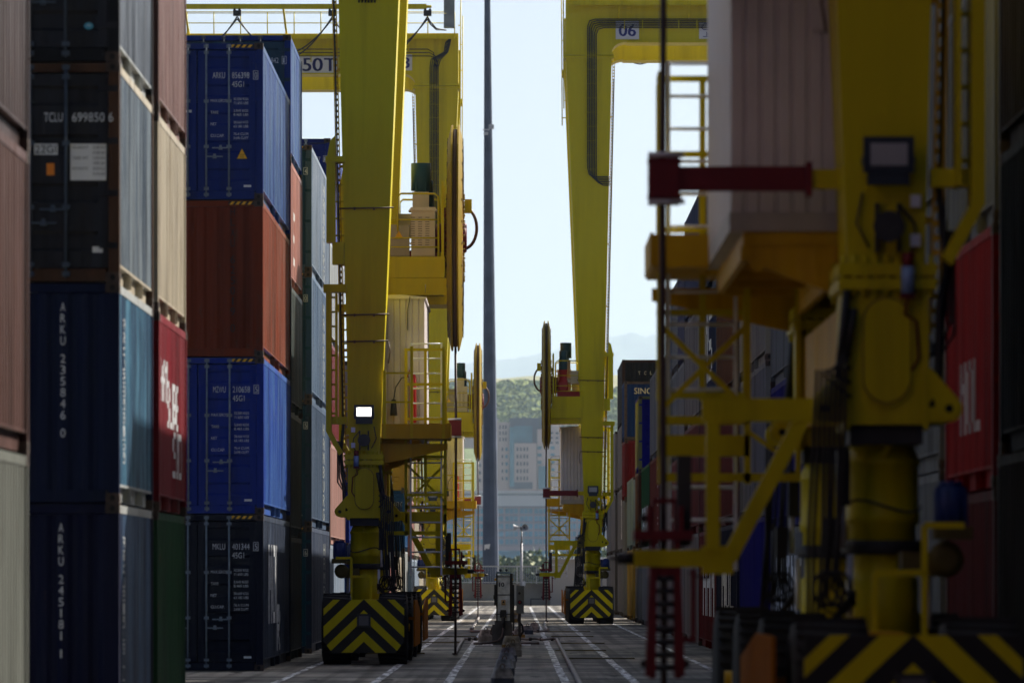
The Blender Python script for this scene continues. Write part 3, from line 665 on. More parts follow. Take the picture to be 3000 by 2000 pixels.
DARK = 1.
# ================================================================== CRANES
LC = 17.9      # overall length along the lane
def la(z): return .317 + .0413*(z-4.2)
def lb(z): return .31 + .0236*(z-4.2)
SPAN = 23.4
def crane():
    root = empty('gantry_crane', (0,0,0))
    def part(mb, name, mats, parent=root): return mb.build(name, mats, parent)
    # ---- legs: alley pair (x=0) and outer pair (x=SPAN, mirrored)
    def leg(y0, y1, mir):
        q = MB(); sx = -1 if mir else 1; ox = SPAN if mir else 0
        X = lambda v: ox + sx*v
        zs = (4.27, 21.8)
        p = []
        for z in zs: p += [(X(-la(z)), y0, z), (X(lb(z)), y0, z), (X(lb(z)), y1, z), (X(-la(z)), y1, z)]
        q.hexa(p)
        for z in (13.2, 7.3, 18.6):   # weld seams / stiffeners, proud
            q.box(X(-la(z)-.006), X(lb(z)+.006), y0-.006, y1+.006, z, z+.025)
        q.box(X(-la(21.8)-.10), X(lb(21.8)+.10), y0-.06, y1+.06, 21.8, 21.9); q.box(X(-la(21.8)-.08), X(lb(21.8)+.08), y0-.05, y1+.05, 21.92, 22.02)
        # knee and corner block
        a, b = la(21.9), lb(21.9)
        pts = [(X(-a),22.02),(X(b),22.02)]
        for i in range(7):
            t = i*math.pi/12; pts.append((X(b+.62-.62*math.cos(t)), 22.02+.42*math.sin(t)))
        pts += [(X(b+.62),24.08),(X(-a),24.08)]
        q.prism(pts, y0, y1, 'y')
        # base flange with bolts and foot
        q.box(X(-.40), X(.40), y0-.08, y1+.08, 4.17, 4.27); q.box(X(-.40), X(.40), y0-.08, y1+.08, 4.06, 4.15)
        for i in range(9):
            for yy in (y0-.04, y1+.04): q.tube((X(-.36+.09*i), yy, 4.0), (X(-.36+.09*i), yy, 4.34), .02, 6)
        q.box(X(-.305), X(.305), y0, y1, 2.96, 4.06)
        for s in (-1, 1):
            q.box(X(s*.30), X(s*.34), y0-.03, y1+.03, 2.92, 4.06)
            for yy in (y0-.02, y1-.06):   # lifting lugs
                cx, cz, r = .506, 3.09, .11; pts = [(X(s*.34),4.0),(X(s*.34),2.98),(X(s*cx),2.98)]
                pts = [(X(s*.34),3.42),(X(s*.36),3.42)] + [(X(s*(cx+r*math.cos(t))), cz+r*math.sin(t)) for t in [R(48-23*i) for i in range(7)]] + [(X(s*.34),2.98)]
                q.prism(pts, yy, yy+.08, 'y')
                ring = [(cx+.08*math.cos(t), cz+.08*math.sin(t)) for t in [i*math.pi/6 for i in range(12)]]
                q.prism([(X(s*u), v) for u, v in ring], yy-.015, yy, 'y')
        yf = y0 if (y0 < LC/2) else y1; s = -1 if y0 < LC/2 else 1
        st = [(.19*math.cos(t), 3.79+.20*math.sin(t)) for t in [R(i*15) for i in range(13)]] + [(.19*math.cos(t), 3.34+.20*math.sin(t)) for t in [R(180+i*15) for i in range(13)]]
        st2 = [(u*1.16, 3.565+(v-3.565)*1.07) for u, v in st]
        q.prism([(X(u),v) for u, v in st2], yf, yf+s*.02, 'y'); q.prism([(X(u*1.06), 3.565+(v-3.565)*1.03) for u, v in st], yf+s*.0205, yf+s*.024, 'y', 1); q.prism([(X(u),v) for u, v in st], yf+s*.0245, yf+s*.038, 'y')
        for i in range(0, 26, 2):
            u, v = st2[i]; q.tube((X(u*.95), yf+s*.02, v), (X(u*.95), yf+s*.045, v), .012, 6)
        lg = part(q, 'leg', [YEL, BRN])
        h = MB()
        for s3 in (-1,1):
            for yy, d in ((y0-.036,-1),(y1+.036,1)):
                h.tube((X(s3*.506), yy, 3.09), (X(s3*.506), yy+d*.003, 3.09), .035, 12)
        h.build('lug_hole', [HOL], lg)
        return lg
    for mir in (0, 1):
        l1 = leg(4.7, 5.9, mir); l2 = leg(LC-5.9, LC-4.7, mir)
        if not mir: LEG = (l1, l2)
    # ---- girders
    for y0, y1 in ((4.76, 5.84), (LC-5.84, LC-4.76)):
        q = MB(); x0, x1 = lb(21.9)+.62, SPAN-lb(21.9)-.62
        q.box(x0, x1, y0, y1, 22.46, 24.0); q.box(x0-.05, x1+.05, y0-.09, y1+.09, 22.40, 22.455); q.box(x0-.3, x1+.3, y0-.1, y1+.1, 24.01, 24.06)
        s = -1 if y0 < LC/2 else 1; yo = y0 if s < 0 else y1
        for i in range(18):
            x = x0 + (x1-x0)*i/17; q.box(x-.02, x+.02, yo, yo+s*.05, 22.9, 23.8)
        part(q, 'girder', [YEL])
        # walkway and rail
        wlk = MB(); q = wlk
        q.box(-.9, SPAN+.9, yo, yo+s*.55, 23.86, 23.90); q.box(-.9, SPAN+.9, yo+s*.53, yo+s*.56, 23.80, 23.98)
        for zz in (24.45, 24.9): q.tube((-.9, yo+s*.55, zz), (SPAN+.9, yo+s*.55, zz), .022, 6)
        for i in range(24): q.tube((-.9+i*(SPAN+1.8)/23, yo+s*.55, 23.9), (-.9+i*(SPAN+1.8)/23, yo+s*.55, 24.9), .022, 6)
        for i in range(9): q.bar((1+i*2.7, yo+s*.05, 23.3), (1+i*2.7, yo+s*.5, 23.86), .06, .06)
        part(q, 'walkway', [YEL])
    # end ties between front and rear legs
    q = MB()
    for x0, x1 in ((-.55, .45), (SPAN-.45, SPAN+.55)):
        q = MB(); q.box(x0, x1, 5.9, LC-5.9, 22.6, 23.7); part(q, 'end_tie', [YEL])
    for ox, s in ((0,1),(SPAN,-1)):
        q = MB(); q.box(ox-s*.30, ox+s*.26, 5.9, LC-5.9, 3.12, 3.98); part(q, 'sill_beam', [YEL2])
    # festoon beam with cable trolleys
    q = MB(); q.box(.2, SPAN-.6, 16.55, 16.7, 24.72, 24.92); q.tube((-.6,16.6,24.55),(SPAN,16.6,24.55),.012,6)
    for i in range(6): q.bar((2+i*4, 13.2, 24.0), (2+i*4, 16.6, 24.8), .08, .08)
    q.tube((.0,16.6,24.82),(.25,16.6,24.82),.06,8)
    part(q, 'festoon_beam', [YEL])
    for i in range(6):
        x = .16 + 3.85*i; q = MB()
        q.box(x-.16, x+.16, 16.5, 16.75, 24.44, 24.66); q.tube((x-.10,16.42,24.68),(x-.10,16.8,24.68),.05,8); q.tube((x+.10,16.42,24.68),(x+.10,16.8,24.68),.05,8)
        for k, rr in enumerate((.03, .03)):
            sag = 1.75 - .3*k
            if i < 5:
                pts = [(x+3.85*t, 16.6+.05*k, 24.42-.10*k-sag*4*t*(1-t)*(1-.25*abs(.5-t))) for t in [j/18 for j in range(19)]]
                q.path(pts, rr, 6)
        if i == 0:
            for k in range(2): q.path([(x,16.6,24.4-.1*k),(x-.12,16.6,24.2-.1*k),(x-.35,16.5,23.95-.05*k),(x-.75,16.3,23.9)], .03, 6)
        part(q, 'festoon_trolley', [CBL])
    # junction cabinet near top corner
    q = MB(); q.box(-.92, -.48, 15.0, 15.5, 24.1, 25.45); part(q, 'junction_cabinet', [plain('grey cabinet', (.22,.25,.28), .45, .3, var=.25, scale=2)])
    # access ladder at the top of alley side legs
    for yy in (4.9, LC-4.9):
        q = MB(); x = -1.12
        for dy in (-.0, .35): q.tube((x, yy+dy, 19.9), (x-.03, yy+dy, 25.6), .02, 6)
        for i in range(18): q.tube((x, yy, 20+i*.3), (x, yy+.35, 20+i*.3), .012, 6)
        for z_ in (20.2, 21.9, 23.3, 24.4): q.bar((x, yy+.17, z_), (-la(min(z_,21.8)), yy+.17, z_), .04, .04)
        part(q, 'access_ladder', [YEL])
    # ---- black cable bundles on both outer faces
    for end in (0, 1):
        s = -1 if end == 0 else 1; yo = (4.7 if end == 0 else LC-4.7) + s*.05
        q = MB(); zb = 17.1 if end == 0 else 13.6
        for i in range(6):
            o = i*.066; zt = 23.30-o
            if end == 0:
                pts = [(SPAN-2, yo, zt), (1.0, yo, zt)]
                xc = -.20+o; pts += [(xc+.28, yo, zt), (xc+.08, yo, zt-.06), (xc, yo, zt-.26)]
                pts += [(xc, yo, zb+.45-o), (xc+.06, yo, zb+.2-o*.9), (xc+.26, yo, zb+.12-o), (lb(17)+.07, yo, zb+.12-o)]
                q.path([(a, b+0, c) for a, b, c in pts], .021, 6)
            else:
                xc = -.22+o
                q.path([(-.75, yo, 24.0-o*.3), (-.72+o*.6, yo, 23.7), (-.62+o*.5, yo, 23.3), (xc-.1+o*.2, yo, 23.0), (xc, yo, 22.7), (xc, yo, zb)], .019, 6)
                if i < 3: q.path([(xc, yo, 22.5), (xc+.05, yo, 23.0+.14*i), (xc+.3, yo, 23.14+.14*i), (SPAN-2, yo, 23.14+.14*i)], .018, 6)
        part(q, 'cable_bundle', [CBL])
        q = MB()
        for i in range(int((22.4-zb)/.55)): q.box(-.33, .13, yo, yo+s*.028, zb+.4+i*.55, zb+.412+i*.55)
        if end == 0:
            for i in range(30): q.box(1.2+i*.7, 1.23+i*.7, yo+s*.03, yo, 22.9, 23.28)
            q.bar((-.27,yo,17.3),(-.27,yo,23.0),.02,.03)
        part(q, 'cable_clamps', [YEL])
    # ---- outer cable tray (perforated strip) on both outer faces, plus guards
    for end in (0, 1):
        s = -1 if end == 0 else 1; yo = 4.8 if end == 0 else LC-4.8
        q = MB()
        for dx in (.05, .125):
            q.bar((lb(4.3)+dx, yo, 3.7), (lb(21.5)+dx, yo, 21.6), .022, .05)
        n = 150
        for i in range(n):
            z_ = 3.75 + 17.8*i/n; q.box(lb(z_)+.055, lb(z_)+.12, yo-.01, yo+.01, z_, z_+.05)
        for z_ in (4.6, 6.4, 8.2, 10.2, 12.2, 14.6, 17, 19.5): q.box(lb(z_)-.0, lb(z_)+.05, yo-.03, yo+.03, z_, z_+.06)
        part(q, 'cable_tray', [YEL2])
        q = MB()
        q.path([(lb(21.)+.10, yo+s*.03, 21.), (lb(12)+.10, yo+s*.03, 12), (lb(5)+.11, yo+s*.03, 5)], .016, 6)
        q.path([(lb(5)+.1, yo, 5.0), (lb(5)+.16, yo, 4.2), (.43, yo+s*.06, 3.9), (.42, yo+s*.06, 3.3), (.36,yo+s*.1,3.1)], .035, 8)
        for i in range(4): q.path([(.46+.03*i, yo, 4.55), (.45+.035*i, yo, 4.0-.1*i), (.40+.02*i, yo, 3.55), (.34,yo+s*.05,3.5+.05*i)], .016, 6)
        part(q, 'hanging_cables', [CBL])
        q = MB()
        # upper guard box, arms, lower C-frame
        q.prism([(.60,8.65),(.78,8.65),(.78,10.35),(.70,10.75),(.60,10.85)], yo-.25, yo+.25, 'y')
        q.box(.40, .80, yo-.28, yo+.28, 10.30, 10.42); q.box(.42, .66, yo-.2, yo+.2, 8.2, 8.65)
        q.box(.68, .79, yo-.25, yo+.25, 4.75, 7.62); q.box(.36, .84, yo-.27, yo+.27, 7.62, 7.78)
        q.prism([(.68,4.75),(.79,4.75),(.52,4.25),(.44,4.32)], yo-.25, yo+.25, 'y')
        q.box(.56,.60, yo-.24, yo+.24, 4.9, 7.6); q.box(.36,.68, yo-.1, yo+.1, 4.9, 5.05)
        for i in range(9): q.box(.56,.68,yo-.02,yo+.02,5.1+i*.3,5.14+i*.3)
        for i in range(4): q.tube((.42,yo,8.8+i*.35),(.60,yo,8.8+i*.35),.02,6)
        part(q, 'cable_guard', [YEL])
        # conduits across the leg
        yf = 4.7 if end == 0 else LC-4.7
        q = MB()
        for z_ in (9.35, 7.15, 6.6):
            q.tube((-la(z_)-.08, yf+s*.03, z_+.02), (lb(z_)+.1, yf+s*.03, z_), .018, 6)
            for x in (-.2, .2): q.box(x-.02, x+.02, yf, yf+s*.05, z_-.03, z_+.03)
        q.path([(-la(6.6)-.08,yf+s*.03,6.6),(-la(6.6)-.12,yf+s*.03,6.4),(-la(6.2)-.1,yf+s*.05,6.15)],.012,6)
        part(q, 'conduit', [BRN])
        # floodlight, horn, boxes, beacon
        fl = MB(); c = (-.02, yf+s*.22, 5.12)
        fl.box(-.205, .205, yf+s*.17, yf+s*.262, 5.00, 5.29); fl.box(-.17, .17, yf+s*.12, yf+s*.25, 4.90, 5.02)
        for x in (-.21, .20): fl.box(x, x+.015, yf, yf+s*.22, 5.08, 5.13)
        fl.box(-.21,.215,yf,yf+s*.02,5.07,5.14)
        fo = part(fl, 'floodlight', [plain('floodlight housing', (.02,.03,.045), .45)])
        ln = MB(); ln.box(-.15, .15, yf+s*.264, yf+s*.268, 5.055, 5.235); ln.build('lens', [GLS], fo)
        q = MB(); q.lathe([(.05,0),(.06,s*.12),(.12,s*.22),(.13,s*.24)], 14, 0, 'y', (0.0, yf+s*.02, 4.56)); q.box(-.10,-.07,yf+s*.01,yf+s*.1,4.36,4.76); q.box(.08,.11,yf+s*.01,yf+s*.1,4.36,4.76)
        q.path([(.1,yf+s*.05,4.75),(.22,yf+s*.05,4.6),(.24,yf+s*.05,4.45),(.15,yf+s*.05,4.3)],.012,6); q.path([(-.15,yf+s*.05,4.4),(-.25,yf+s*.05,4.6),(-.2,yf+s*.05,4.85)],.012,6)
        part(q, 'horn', [DRK])
        for z_ in (4.78, 4.46):
            q = MB(); q.box(.19,.27,yf+s*.0,yf+s*.08,z_-.05,z_+.05,0); part(q, 'junction_box', [GAL])
        q = MB(); q.tube((.16,yf+s*.16,4.02),(.16,yf+s*.16,4.24),.055,12,0); q.tube((.16,yf+s*.16,4.24),(.16,yf+s*.16,4.35),.05,12,1); q.box(.1,.22,yf+s*.08,yf+s*.17,3.98,4.02,1)
        q.path([(.16,yf+s*.14,3.98),(.14,yf+s*.06,3.86),(.24,yf+s*.03,3.8),(.26,yf+s*.03,3.5),(.2,yf+s*.02,3.4)],.012,6,1)
        part(q, 'beacon', [plain('beacon glass', (.18,.28,.5), .2), DRED])
    # ---- column, bogie, wheels at each end of the alley side and outer side
    for ox, sx in ((0,1),(SPAN,-1)):
        for end in (0, 1):
            s = -1 if end == 0 else 1; Y = (lambda v: v) if end == 0 else (lambda v: LC-v)
            X = lambda v: ox + sx*v
            yc = 5.3
            q = MB(); prof_ = [(.15,2.96),(.22,2.90),(.30,2.70),(.315,2.68),(.315,2.64),(.30,2.63),(.30,2.26),(.31,2.24),(.31,2.16),(.28,2.14),(.28,1.94),(.26,1.92),(.26,1.72),(.30,1.70),(.30,1.1)]
            q.lathe(prof_, 24, 0, 'z', (X(0), Y(yc), 0))
            q.path([(X(.26),Y(yc-.25),2.86),(X(.14),Y(yc-.3),2.86),(X(.04),Y(yc-.31),2.80),(X(0),Y(yc-.31),2.70)], .035, 8)
            # access frame
            part(q, 'column', [YEL]); q = MB()
            for a, b in (((.24,1.1),(.24,2.13)),((.24,2.13),(.56,2.13)),((.24,1.75),(-.16,1.75)),((-.16,1.75),(-.16,1.1))):
                q.bar((X(a[0]),Y(3.8),a[1]),(X(b[0]),Y(3.8),b[1]),.05,.05)
            part(q, 'access_frame', [YEL])
            q = MB(); q.lathe([(.33,1.9),(.34,1.92),(.34,2.0),(.33,2.02)], 24, 0, 'z', (X(0), Y(yc), 0)); q.box(X(-.30),X(.30),Y(4.78),Y(5.8),2.80,2.955)
            q.path([(X(.3*math.cos(t)),Y(yc-.31-.0*t),2.30-.05*math.sin(2*t)) for t in [i*math.pi/10 for i in range(11)]],.012,6)
            part(q, 'slew_ring', [DRK])
            # drive motor + gearbox outer side
            q = MB(); q.tube((X(.50),Y(4.4),2.12),(X(.50),Y(4.4),2.45),.13,14,0); q.tube((X(.50),Y(4.4),2.45),(X(.50),Y(4.4),2.49),.10,14,0)
            for i in range(10):
                t = i*math.pi/5; q.box(X(.50)+.13*math.cos(t)-.008, X(.50)+.13*math.cos(t)+.008, Y(4.4)+.13*math.sin(t)-.008, Y(4.4)+.13*math.sin(t)+.008, 2.14, 2.42, 0)
            part(q, 'drive_motor', [BLU])
            q = MB(); q.box(X(.36),X(.66),Y(4.2),Y(4.6),2.02,2.12); q.lathe([(.08,-.13),(.14,-.10),(.15,0),(.14,.10),(.08,.13)],16,0,'y',(X(.46),Y(4.4),1.86)); q.box(X(.1),X(.5),Y(4.4),Y(4.9),1.72,1.92)
            part(q, 'gearbox', [plain('oily gearbox paint', (.09,.07,.012), .6)])
            # hoses alley side
            q = MB(); rnd = random.Random(3+end)
            for i in range(7):
                x = -.36-.04*i; q.path([(X(-.30),Y(4.62),3.9-.12*i),(X(x+.02),Y(4.58),3.4),(X(x),Y(4.5+.03*i),2.8),(X(x-.02+.03*rnd.uniform(-1,1)),Y(4.5),2.1),(X(x-.06),Y(4.45),1.7-.08*i),(X(x+.08),Y(4.4),1.48-.03*i),(X(-.28),Y(4.5),1.6)], .016, 6)
            for i in range(3): q.path([(X(-.42-.05*i+.10*math.cos(t)),Y(4.35),1.62+.14*math.sin(t)) for t in [j*math.pi/8 for j in range(17)]], .014, 6)
            q.box(X(-.40),X(-.30),Y(4.7),Y(5.0),2.3,2.75); q.box(X(-.52),X(-.42),Y(4.7),Y(5.0),1.9,2.2)
            q.tube((X(-.33),Y(4.62),4.05),(X(-.40),Y(4.62),3.35),.035,8); q.tube((X(-.27),Y(4.6),3.9),(X(-.34),Y(4.6),3.5),.03,8)
            part(q, 'hydraulic_hoses', [CBL])
            q = MB()
            for x, z0, z1 in ((-.36,1.95,2.35),(-.30,1.4,1.9),(.34,1.3,1.9)): q.tube((X(x),Y(4.75),z0),(X(x),Y(4.75),z1),.028,8)
            part(q, 'hydraulic_cylinder', [GAL])
            # bogie frame
            bx = -.12; q = MB()
            q.box(X(bx-.22), X(bx+.22), Y(.25), Y(7.2), .55, 1.08); q.box(X(bx-.16), X(bx+.16), Y(3.2), Y(6.6), 1.08, 1.28)
            for yy in (1.0, 2.9, 4.7, 6.4): q.tube((X(bx-.82),Y(yy),.70),(X(bx+.82),Y(yy),.70),.08,12)
            bo = part(q, 'bogie', [YEL2])
            for yy in (1.0, 6.4):
                for wx in (-.56, .56):
                    q = MB(); r = .70; hwid = .30
                    q.lathe([(.30,-hwid+.06),(.55,-hwid),(.66,-hwid+.02),(.695,-hwid+.09),(.70,-.05),(.70,.05),(.695,hwid-.09),(.66,hwid-.02),(.55,hwid),(.30,hwid-.06)],32,0,'x',(X(bx+wx),Y(yy),.70))
                    for i in range(32):
                        t = i*math.pi/16; c_, s_ = math.cos(t), math.sin(t)
                        q.bar((X(bx+wx-.27),Y(yy)+.70*c_,.70+.70*s_),(X(bx+wx+.27),Y(yy)+.70*math.cos(t+.08),.70+.70*math.sin(t+.08)),.05,.03,0)
                    wh = q.build('wheel', [BLK], bo)
                    q = MB(); 
                    for e in (-1,1): q.lathe([(.29,e*(hwid-.07)),(.25,e*(hwid-.1)),(.12,e*(hwid-.12)),(.05,e*(hwid-.03))],16,0,'x',(X(bx+wx),Y(yy),.70))
                    q.build('rim', [YEL2], bo)
            # chevron end plate
            q = MB(); hw_ = .80; z0, z1 = .24, 1.29
            outline = [(-hw_,z1),(hw_,z1),(hw_,z0+.23),(hw_-.17,z0),(-hw_+.17,z0),(-hw_,z0+.23)]
            q.prism([(X(bx+a),b) for a, b in outline], Y(0), Y(.02), 'y', 1)
            def clip(poly):
                def cl(p, f):
                    out = []
                    for i in range(len(p)):
                        a, b = p[i], p[(i+1)%len(p)]; fa, fb = f(a), f(b)
                        if fa >= 0: out.append(a)
                        if fa*fb < 0: t = fa/(fa-fb); out.append((a[0]+(b[0]-a[0])*t, a[1]+(b[1]-a[1])*t))
                    return out
                for f in (lambda p: z1-p[1], lambda p: p[1]-z0, lambda p: hw_-p[0], lambda p: p[0]+hw_, lambda p: (p[1]-z0-.23)+(p[0]+hw_)*1.353, lambda p: (p[1]-z0-.23)+(hw_-p[0])*1.353):
                    poly = cl(poly, f)
                    if len(poly) < 3: return None
                return poly
            k = .95
            for top, bot in ((1.870,1.735),(1.522,1.298),(1.085,.90),(.665,.46)):   # heights of the bands at the centre line
                for sg in (-1, 1):
                    pl = clip([(0,top),(sg*1.6,top-1.6*k),(sg*1.6,bot-1.6*k),(0,bot)])
                    if pl: q.prism([(X(bx+a),b) for a, b in pl], Y(-.006), Y(-.001), 'y', 0)
            cp = part(q, 'chevron_plate', [YEL, plain('black chevron paint', (.014,.013,.012), .55, var=.3)])
            q = MB(); q.box(X(bx-.135),X(bx+.135),Y(-.05),Y(-.007),.74,1.01,0); q.box(X(bx-.095),X(bx+.095),Y(-.056),Y(-.051),.78,.97,1); q.build('marker_lamp', [DRK, plain('grey plastic', (.12,.12,.13), .3)], cp)
            # alley side guard plate
            q = MB(); q.prism([(Y(.8),.35),(Y(.8),1.27),(Y(3.6),1.27),(Y(6.6),1.04),(Y(6.6),.35)], X(bx-1.0), X(bx-.97), 'x'); q.bar((X(bx-.97),Y(2.2),.9),(X(bx-.2),Y(2.2),.95),.06,.06)
            part(q, 'side_guard', [plain('orange guard', (.30,.10,.002), .85, spec=.05)])
    # ---- electrical house
    hx0, hx1, hy0, hy1, hz0, hz1 = -1.22, .24, 6.05, 11.85, 4.78, 7.55
    q = MB()
    def corr(p0, p1, n, outv):
        vs = []; p0 = Vector(p0); p1 = Vector(p1); outv = Vector(outv); k_ = 0
        seg = []
        for i in range(n):
            for t, d in ((0,0),(.72,0),(.80,-.025),(.92,-.025)): seg.append(((i+t)/n, d))
        seg.append((1,0))
        for t, d in seg:
            p = p0.lerp(p1, t) + outv*d; vs += [(p.x,p.y,hz0),(p.x,p.y,hz1)]
        q.add(vs, [(2*i,2*i+2,2*i+3,2*i+1) for i in range(len(seg)-1)])
    corr((hx0,hy0,0),(hx1,hy0,0),11,(0,-1,0)); corr((hx0,hy1,0),(hx1,hy1,0),11,(0,1,0)); corr((hx0,hy0,0),(hx0,hy1,0),42,(-1,0,0)); corr((hx1,hy0,0),(hx1,hy1,0),42,(1,0,0))
    ho = part(q, 'electrical_house', [HOU])
    q = MB(); q.prism([(hx0-.04,hz1),(hx1+.03,hz1),(hx1+.03,hz1+.05),(hx0+.5,hz1+.09),(hx0-.04,hz1+.04)], hy0-.05, hy1+.05, 'y'); q.build('roof', [HOU], ho)
    q = MB(); q.box(hx0-.015,hx1,hy0-.02,hy1+.02,4.62,4.78); q.build('base_frame', [plain('pale base frame', (.50,.46,.42), .5)], ho)
    for yy, s in ((hy0,-1),(hy1,1)):
        q = MB(); q.box(-.55,-.36,yy,yy+s*.03,6.3,6.5); 
        for i in range(4): q.box(-.54,-.37,yy+s*.03,yy+s*.04,6.32+i*.045,6.34+i*.045)
        q.build('vent', [HOU], ho)
    q = MB(); q.path([(hx0-.02,hy1+.03,hz1+.12),(hx0-.02,hy1+.03,hz1+.3)],.006,5); q.path([(hx0+.35,hy1+.04,6.9),(hx0+.35,hy1+.05,7.3),(hx0+.30,hy1+.05,7.6)],.01,5)
    q.lathe([(.03,.0),(.05,-.02),(.075,-.30),(.08,-.34)],10,0,'z',(-.58,hy1+.12,5.45)); q.path([(-.58,hy1+.12,5.44),(-.62,hy1+.12,5.7),(-.75,hy1+.12,5.9),(-.9,hy1+.12,5.92)],.012,6)
    part(q, 'hanging_plug', [DRK])
    q = MB(); q.lathe([(.02,6.02),(.05,5.98),(.075,5.88),(.08,5.0),(.07,4.96)],14,0,'z',(-.98,hy1+.13,0)); q.path([(-.98,hy1+.13,6.02),(-.92,hy1+.15,6.08),(-.86,hy1+.15,5.9)],.012,6)
    part(q, 'fire_extinguisher', [RED])
    # deck, brackets, landing
    q = MB()
    q.box(-1.12,.26,6.0,12.0,4.50,4.61); q.box(-1.76,-.36,12.05,13.3,4.60,4.66); q.box(-1.76,-1.24,11.0,12.05,4.60,4.66)
    q.box(-1.78,-1.75,11.0,13.32,4.62,4.92); q.box(-1.76,-.36,13.30,13.33,4.60,4.90); q.box(-1.76,-1.24,10.98,11.01,4.60,4.90)
    for yy in (6.02, 12.9): q.prism([(-.2,4.50),(-1.14 if yy < 12 else -1.72,4.50),(-1.14 if yy < 12 else -1.72,4.38),(-.2,4.04)], yy, yy+.08, 'y')
    for yy in (7.5, 9., 10.5, 12.): q.box(-.2,-1.05,yy,yy+.08,4.38,4.50)
    q.box(-1.12,-1.06,6.0,12.0,4.40,4.50); q.box(-.36,-.30,6.0,12.0,4.2,4.50)
    q.tube((-1.0,5.98,4.33),(-1.0,6.01,4.33),.055,14)
    part(q, 'deck', [YEL2])
    q = MB()
    for (x, y) in ((-.42,13.3),(-.98,13.3),(-1.64,13.3),(-1.64,12.1)): q.box(x-.03,x+.03,y-.03,y+.03,4.6,6.0 if x > -.9 else 6.5)
    for z_ in (5.35, 5.95): q.box(-.42,-.98,13.28,13.32,z_-.02,z_+.02)
    for z_ in (5.35, 5.95, 6.48): q.box(-1.62,-1.66,12.1,13.3,z_-.02,z_+.02)
    part(q, 'railing', [YEL])
    # ---- ladder tower
    q = MB(); xa, xb, xm = -.84, -1.66, -1.25; yf = 12.35
    yb_ = yf-.42
    for x in (xa, xb):
        q.box(x-.03,x+.03,yb_-.03,yb_+.03,2.6,6.5); q.box(x-.028,x+.028,yf-.02,yf+.02,3.4,6.5)
    q.box(xm-.03,xm+.03,yf-.02,yf+.02,3.4,6.5)
    for z_ in (6.47, 5.75, 5.03, 4.24, 3.45):
        q.box(xa+.03,xb-.03,yf-.025,yf+.025,z_-.028,z_+.028)
        for x in (xa, xb): q.box(x-.02,x+.02,yb_,yf,z_-.025,z_+.025)
    q.bar((xa,yb_,4.1),(xb,yb_,3.3),.05,.05); q.bar((xb,yb_-.03,4.1),(xa,yb_-.03,3.3),.05,.05)
    q.box(xa+.02,xb-.02,yb_-.03,yb_+.03,3.16,3.24); q.box(xa+.02,xb-.02,yb_-.03,yb_+.03,2.86,3.06)
    q.bar((xa,yb_,3.1),(xa+.28,yb_,2.9),.04,.04); q.box(-.34,xb,yb_-.03,yb_+.03,2.62,2.70)
    q.bar((-.36,yb_,2.66),(-.36,yb_,4.5),.05,.05)
    part(q, 'ladder_tower', [YEL])
    q = MB(); ya = 12.2; x0, x1 = xa-.10, xb+.08
    for x in (x0, x1): q.box(x-.018,x+.018,ya-.03,ya+.03,1.78,6.62)
    for i in range(16): q.tube((x0,ya,1.95+i*.31),(x1,ya,1.95+i*.31),.017,8)
    part(q, 'ladder', [GAL])
    # ---- machinery platform by the reel leg
    q = MB()
    q.box(-1.55,-.35,4.6,6.6,8.55,8.62); q.box(-1.56,-.35,4.58,4.62,8.28,8.74); q.box(-1.56,-.35,6.58,6.62,8.28,8.74); q.box(-1.58,-1.54,4.58,6.62,8.28,8.74)
    q.box(-1.68,-.4,4.55,6.65,7.90,8.27); q.box(-1.66,-1.56,6.2,6.6,7.7,7.9); q.box(-1.64,-.4,4.7,6.4,7.70,7.89)
    part(q, 'machinery_platform', [YEL])
    q = MB()
    for yy in (4.62, 6.58):
        q.path([(-.55,yy,9.3),(-.55,yy,10.05),(-.62,yy,10.12),(-1.36,yy,10.12),(-1.44,yy,10.05),(-1.44,yy,8.4)],.022,8)
        for z_ in (9.55, 9.15, 8.95): q.tube((-.4,yy,z_),(-1.44,yy,z_),.018,6)
        q.box(-1.56,-1.50,yy-.03,yy+.03,8.3,10.4)
    part(q, 'platform_railing', [YEL])
    q = MB(); q.box(-1.38,-.62,4.85,5.35,8.75,8.95); q.lathe([(.17,8.95),(.19,8.99),(.19,9.35),(.15,9.42),(.15,9.72),(.17,9.74),(.17,9.78)],16,0,'z',(-1.15,5.05,0)); q.box(-1.28,-1.02,4.85,5.3,9.0,9.3); q.box(-.7,-.4,4.8,5.4,8.6,8.95)
    part(q, 'reel_gearbox', [RED])
    q = MB(); q.lathe([(.14,9.78),(.17,9.82),(.17,10.2),(.14,10.23),(.15,10.24),(.15,10.5),(.13,10.52)],16,0,'z',(-1.15,5.05,0)); part(q, 'reel_motor', [GRN])
    q = MB(); q.box(-.86,-.42,4.9,5.5,9.25,9.75); q.tube((-1.0,5.1,9.35),(-.86,5.1,9.35),.12,12); part(q, 'slip_ring_box', [BEI])
    q = MB(); q.box(-.80,-.38,6.05,6.45,8.76,9.45,1); q.box(-1.36,-.84,5.95,6.45,8.76,9.75,0); q.prism([(-1.42,9.75),(-.78,9.75),(-.84,9.83),(-1.36,9.83)],5.9,6.5,'y',0)
    for i in range(3):
        for j in range(14): q.box(-1.24+i*.16,-1.15+i*.16,6.452,6.458,8.95+j*.05,8.965+j*.05,2)
    q.box(-1.22,-.86,5.7,5.95,9.75,10.2,0); q.tube((-1.04,5.6,10.25),(-1.04,5.6,10.85),.22,14,3)
    q.box(-1.15,-.92,5.6,5.8,10.2,10.42,3)
    part(q, 'control_cabinet', [BEI, plain('steel cabinet', (.32,.27,.2), .4, .3), plain('cabinet louvre', (.2,.15,.08), .6), GRN])
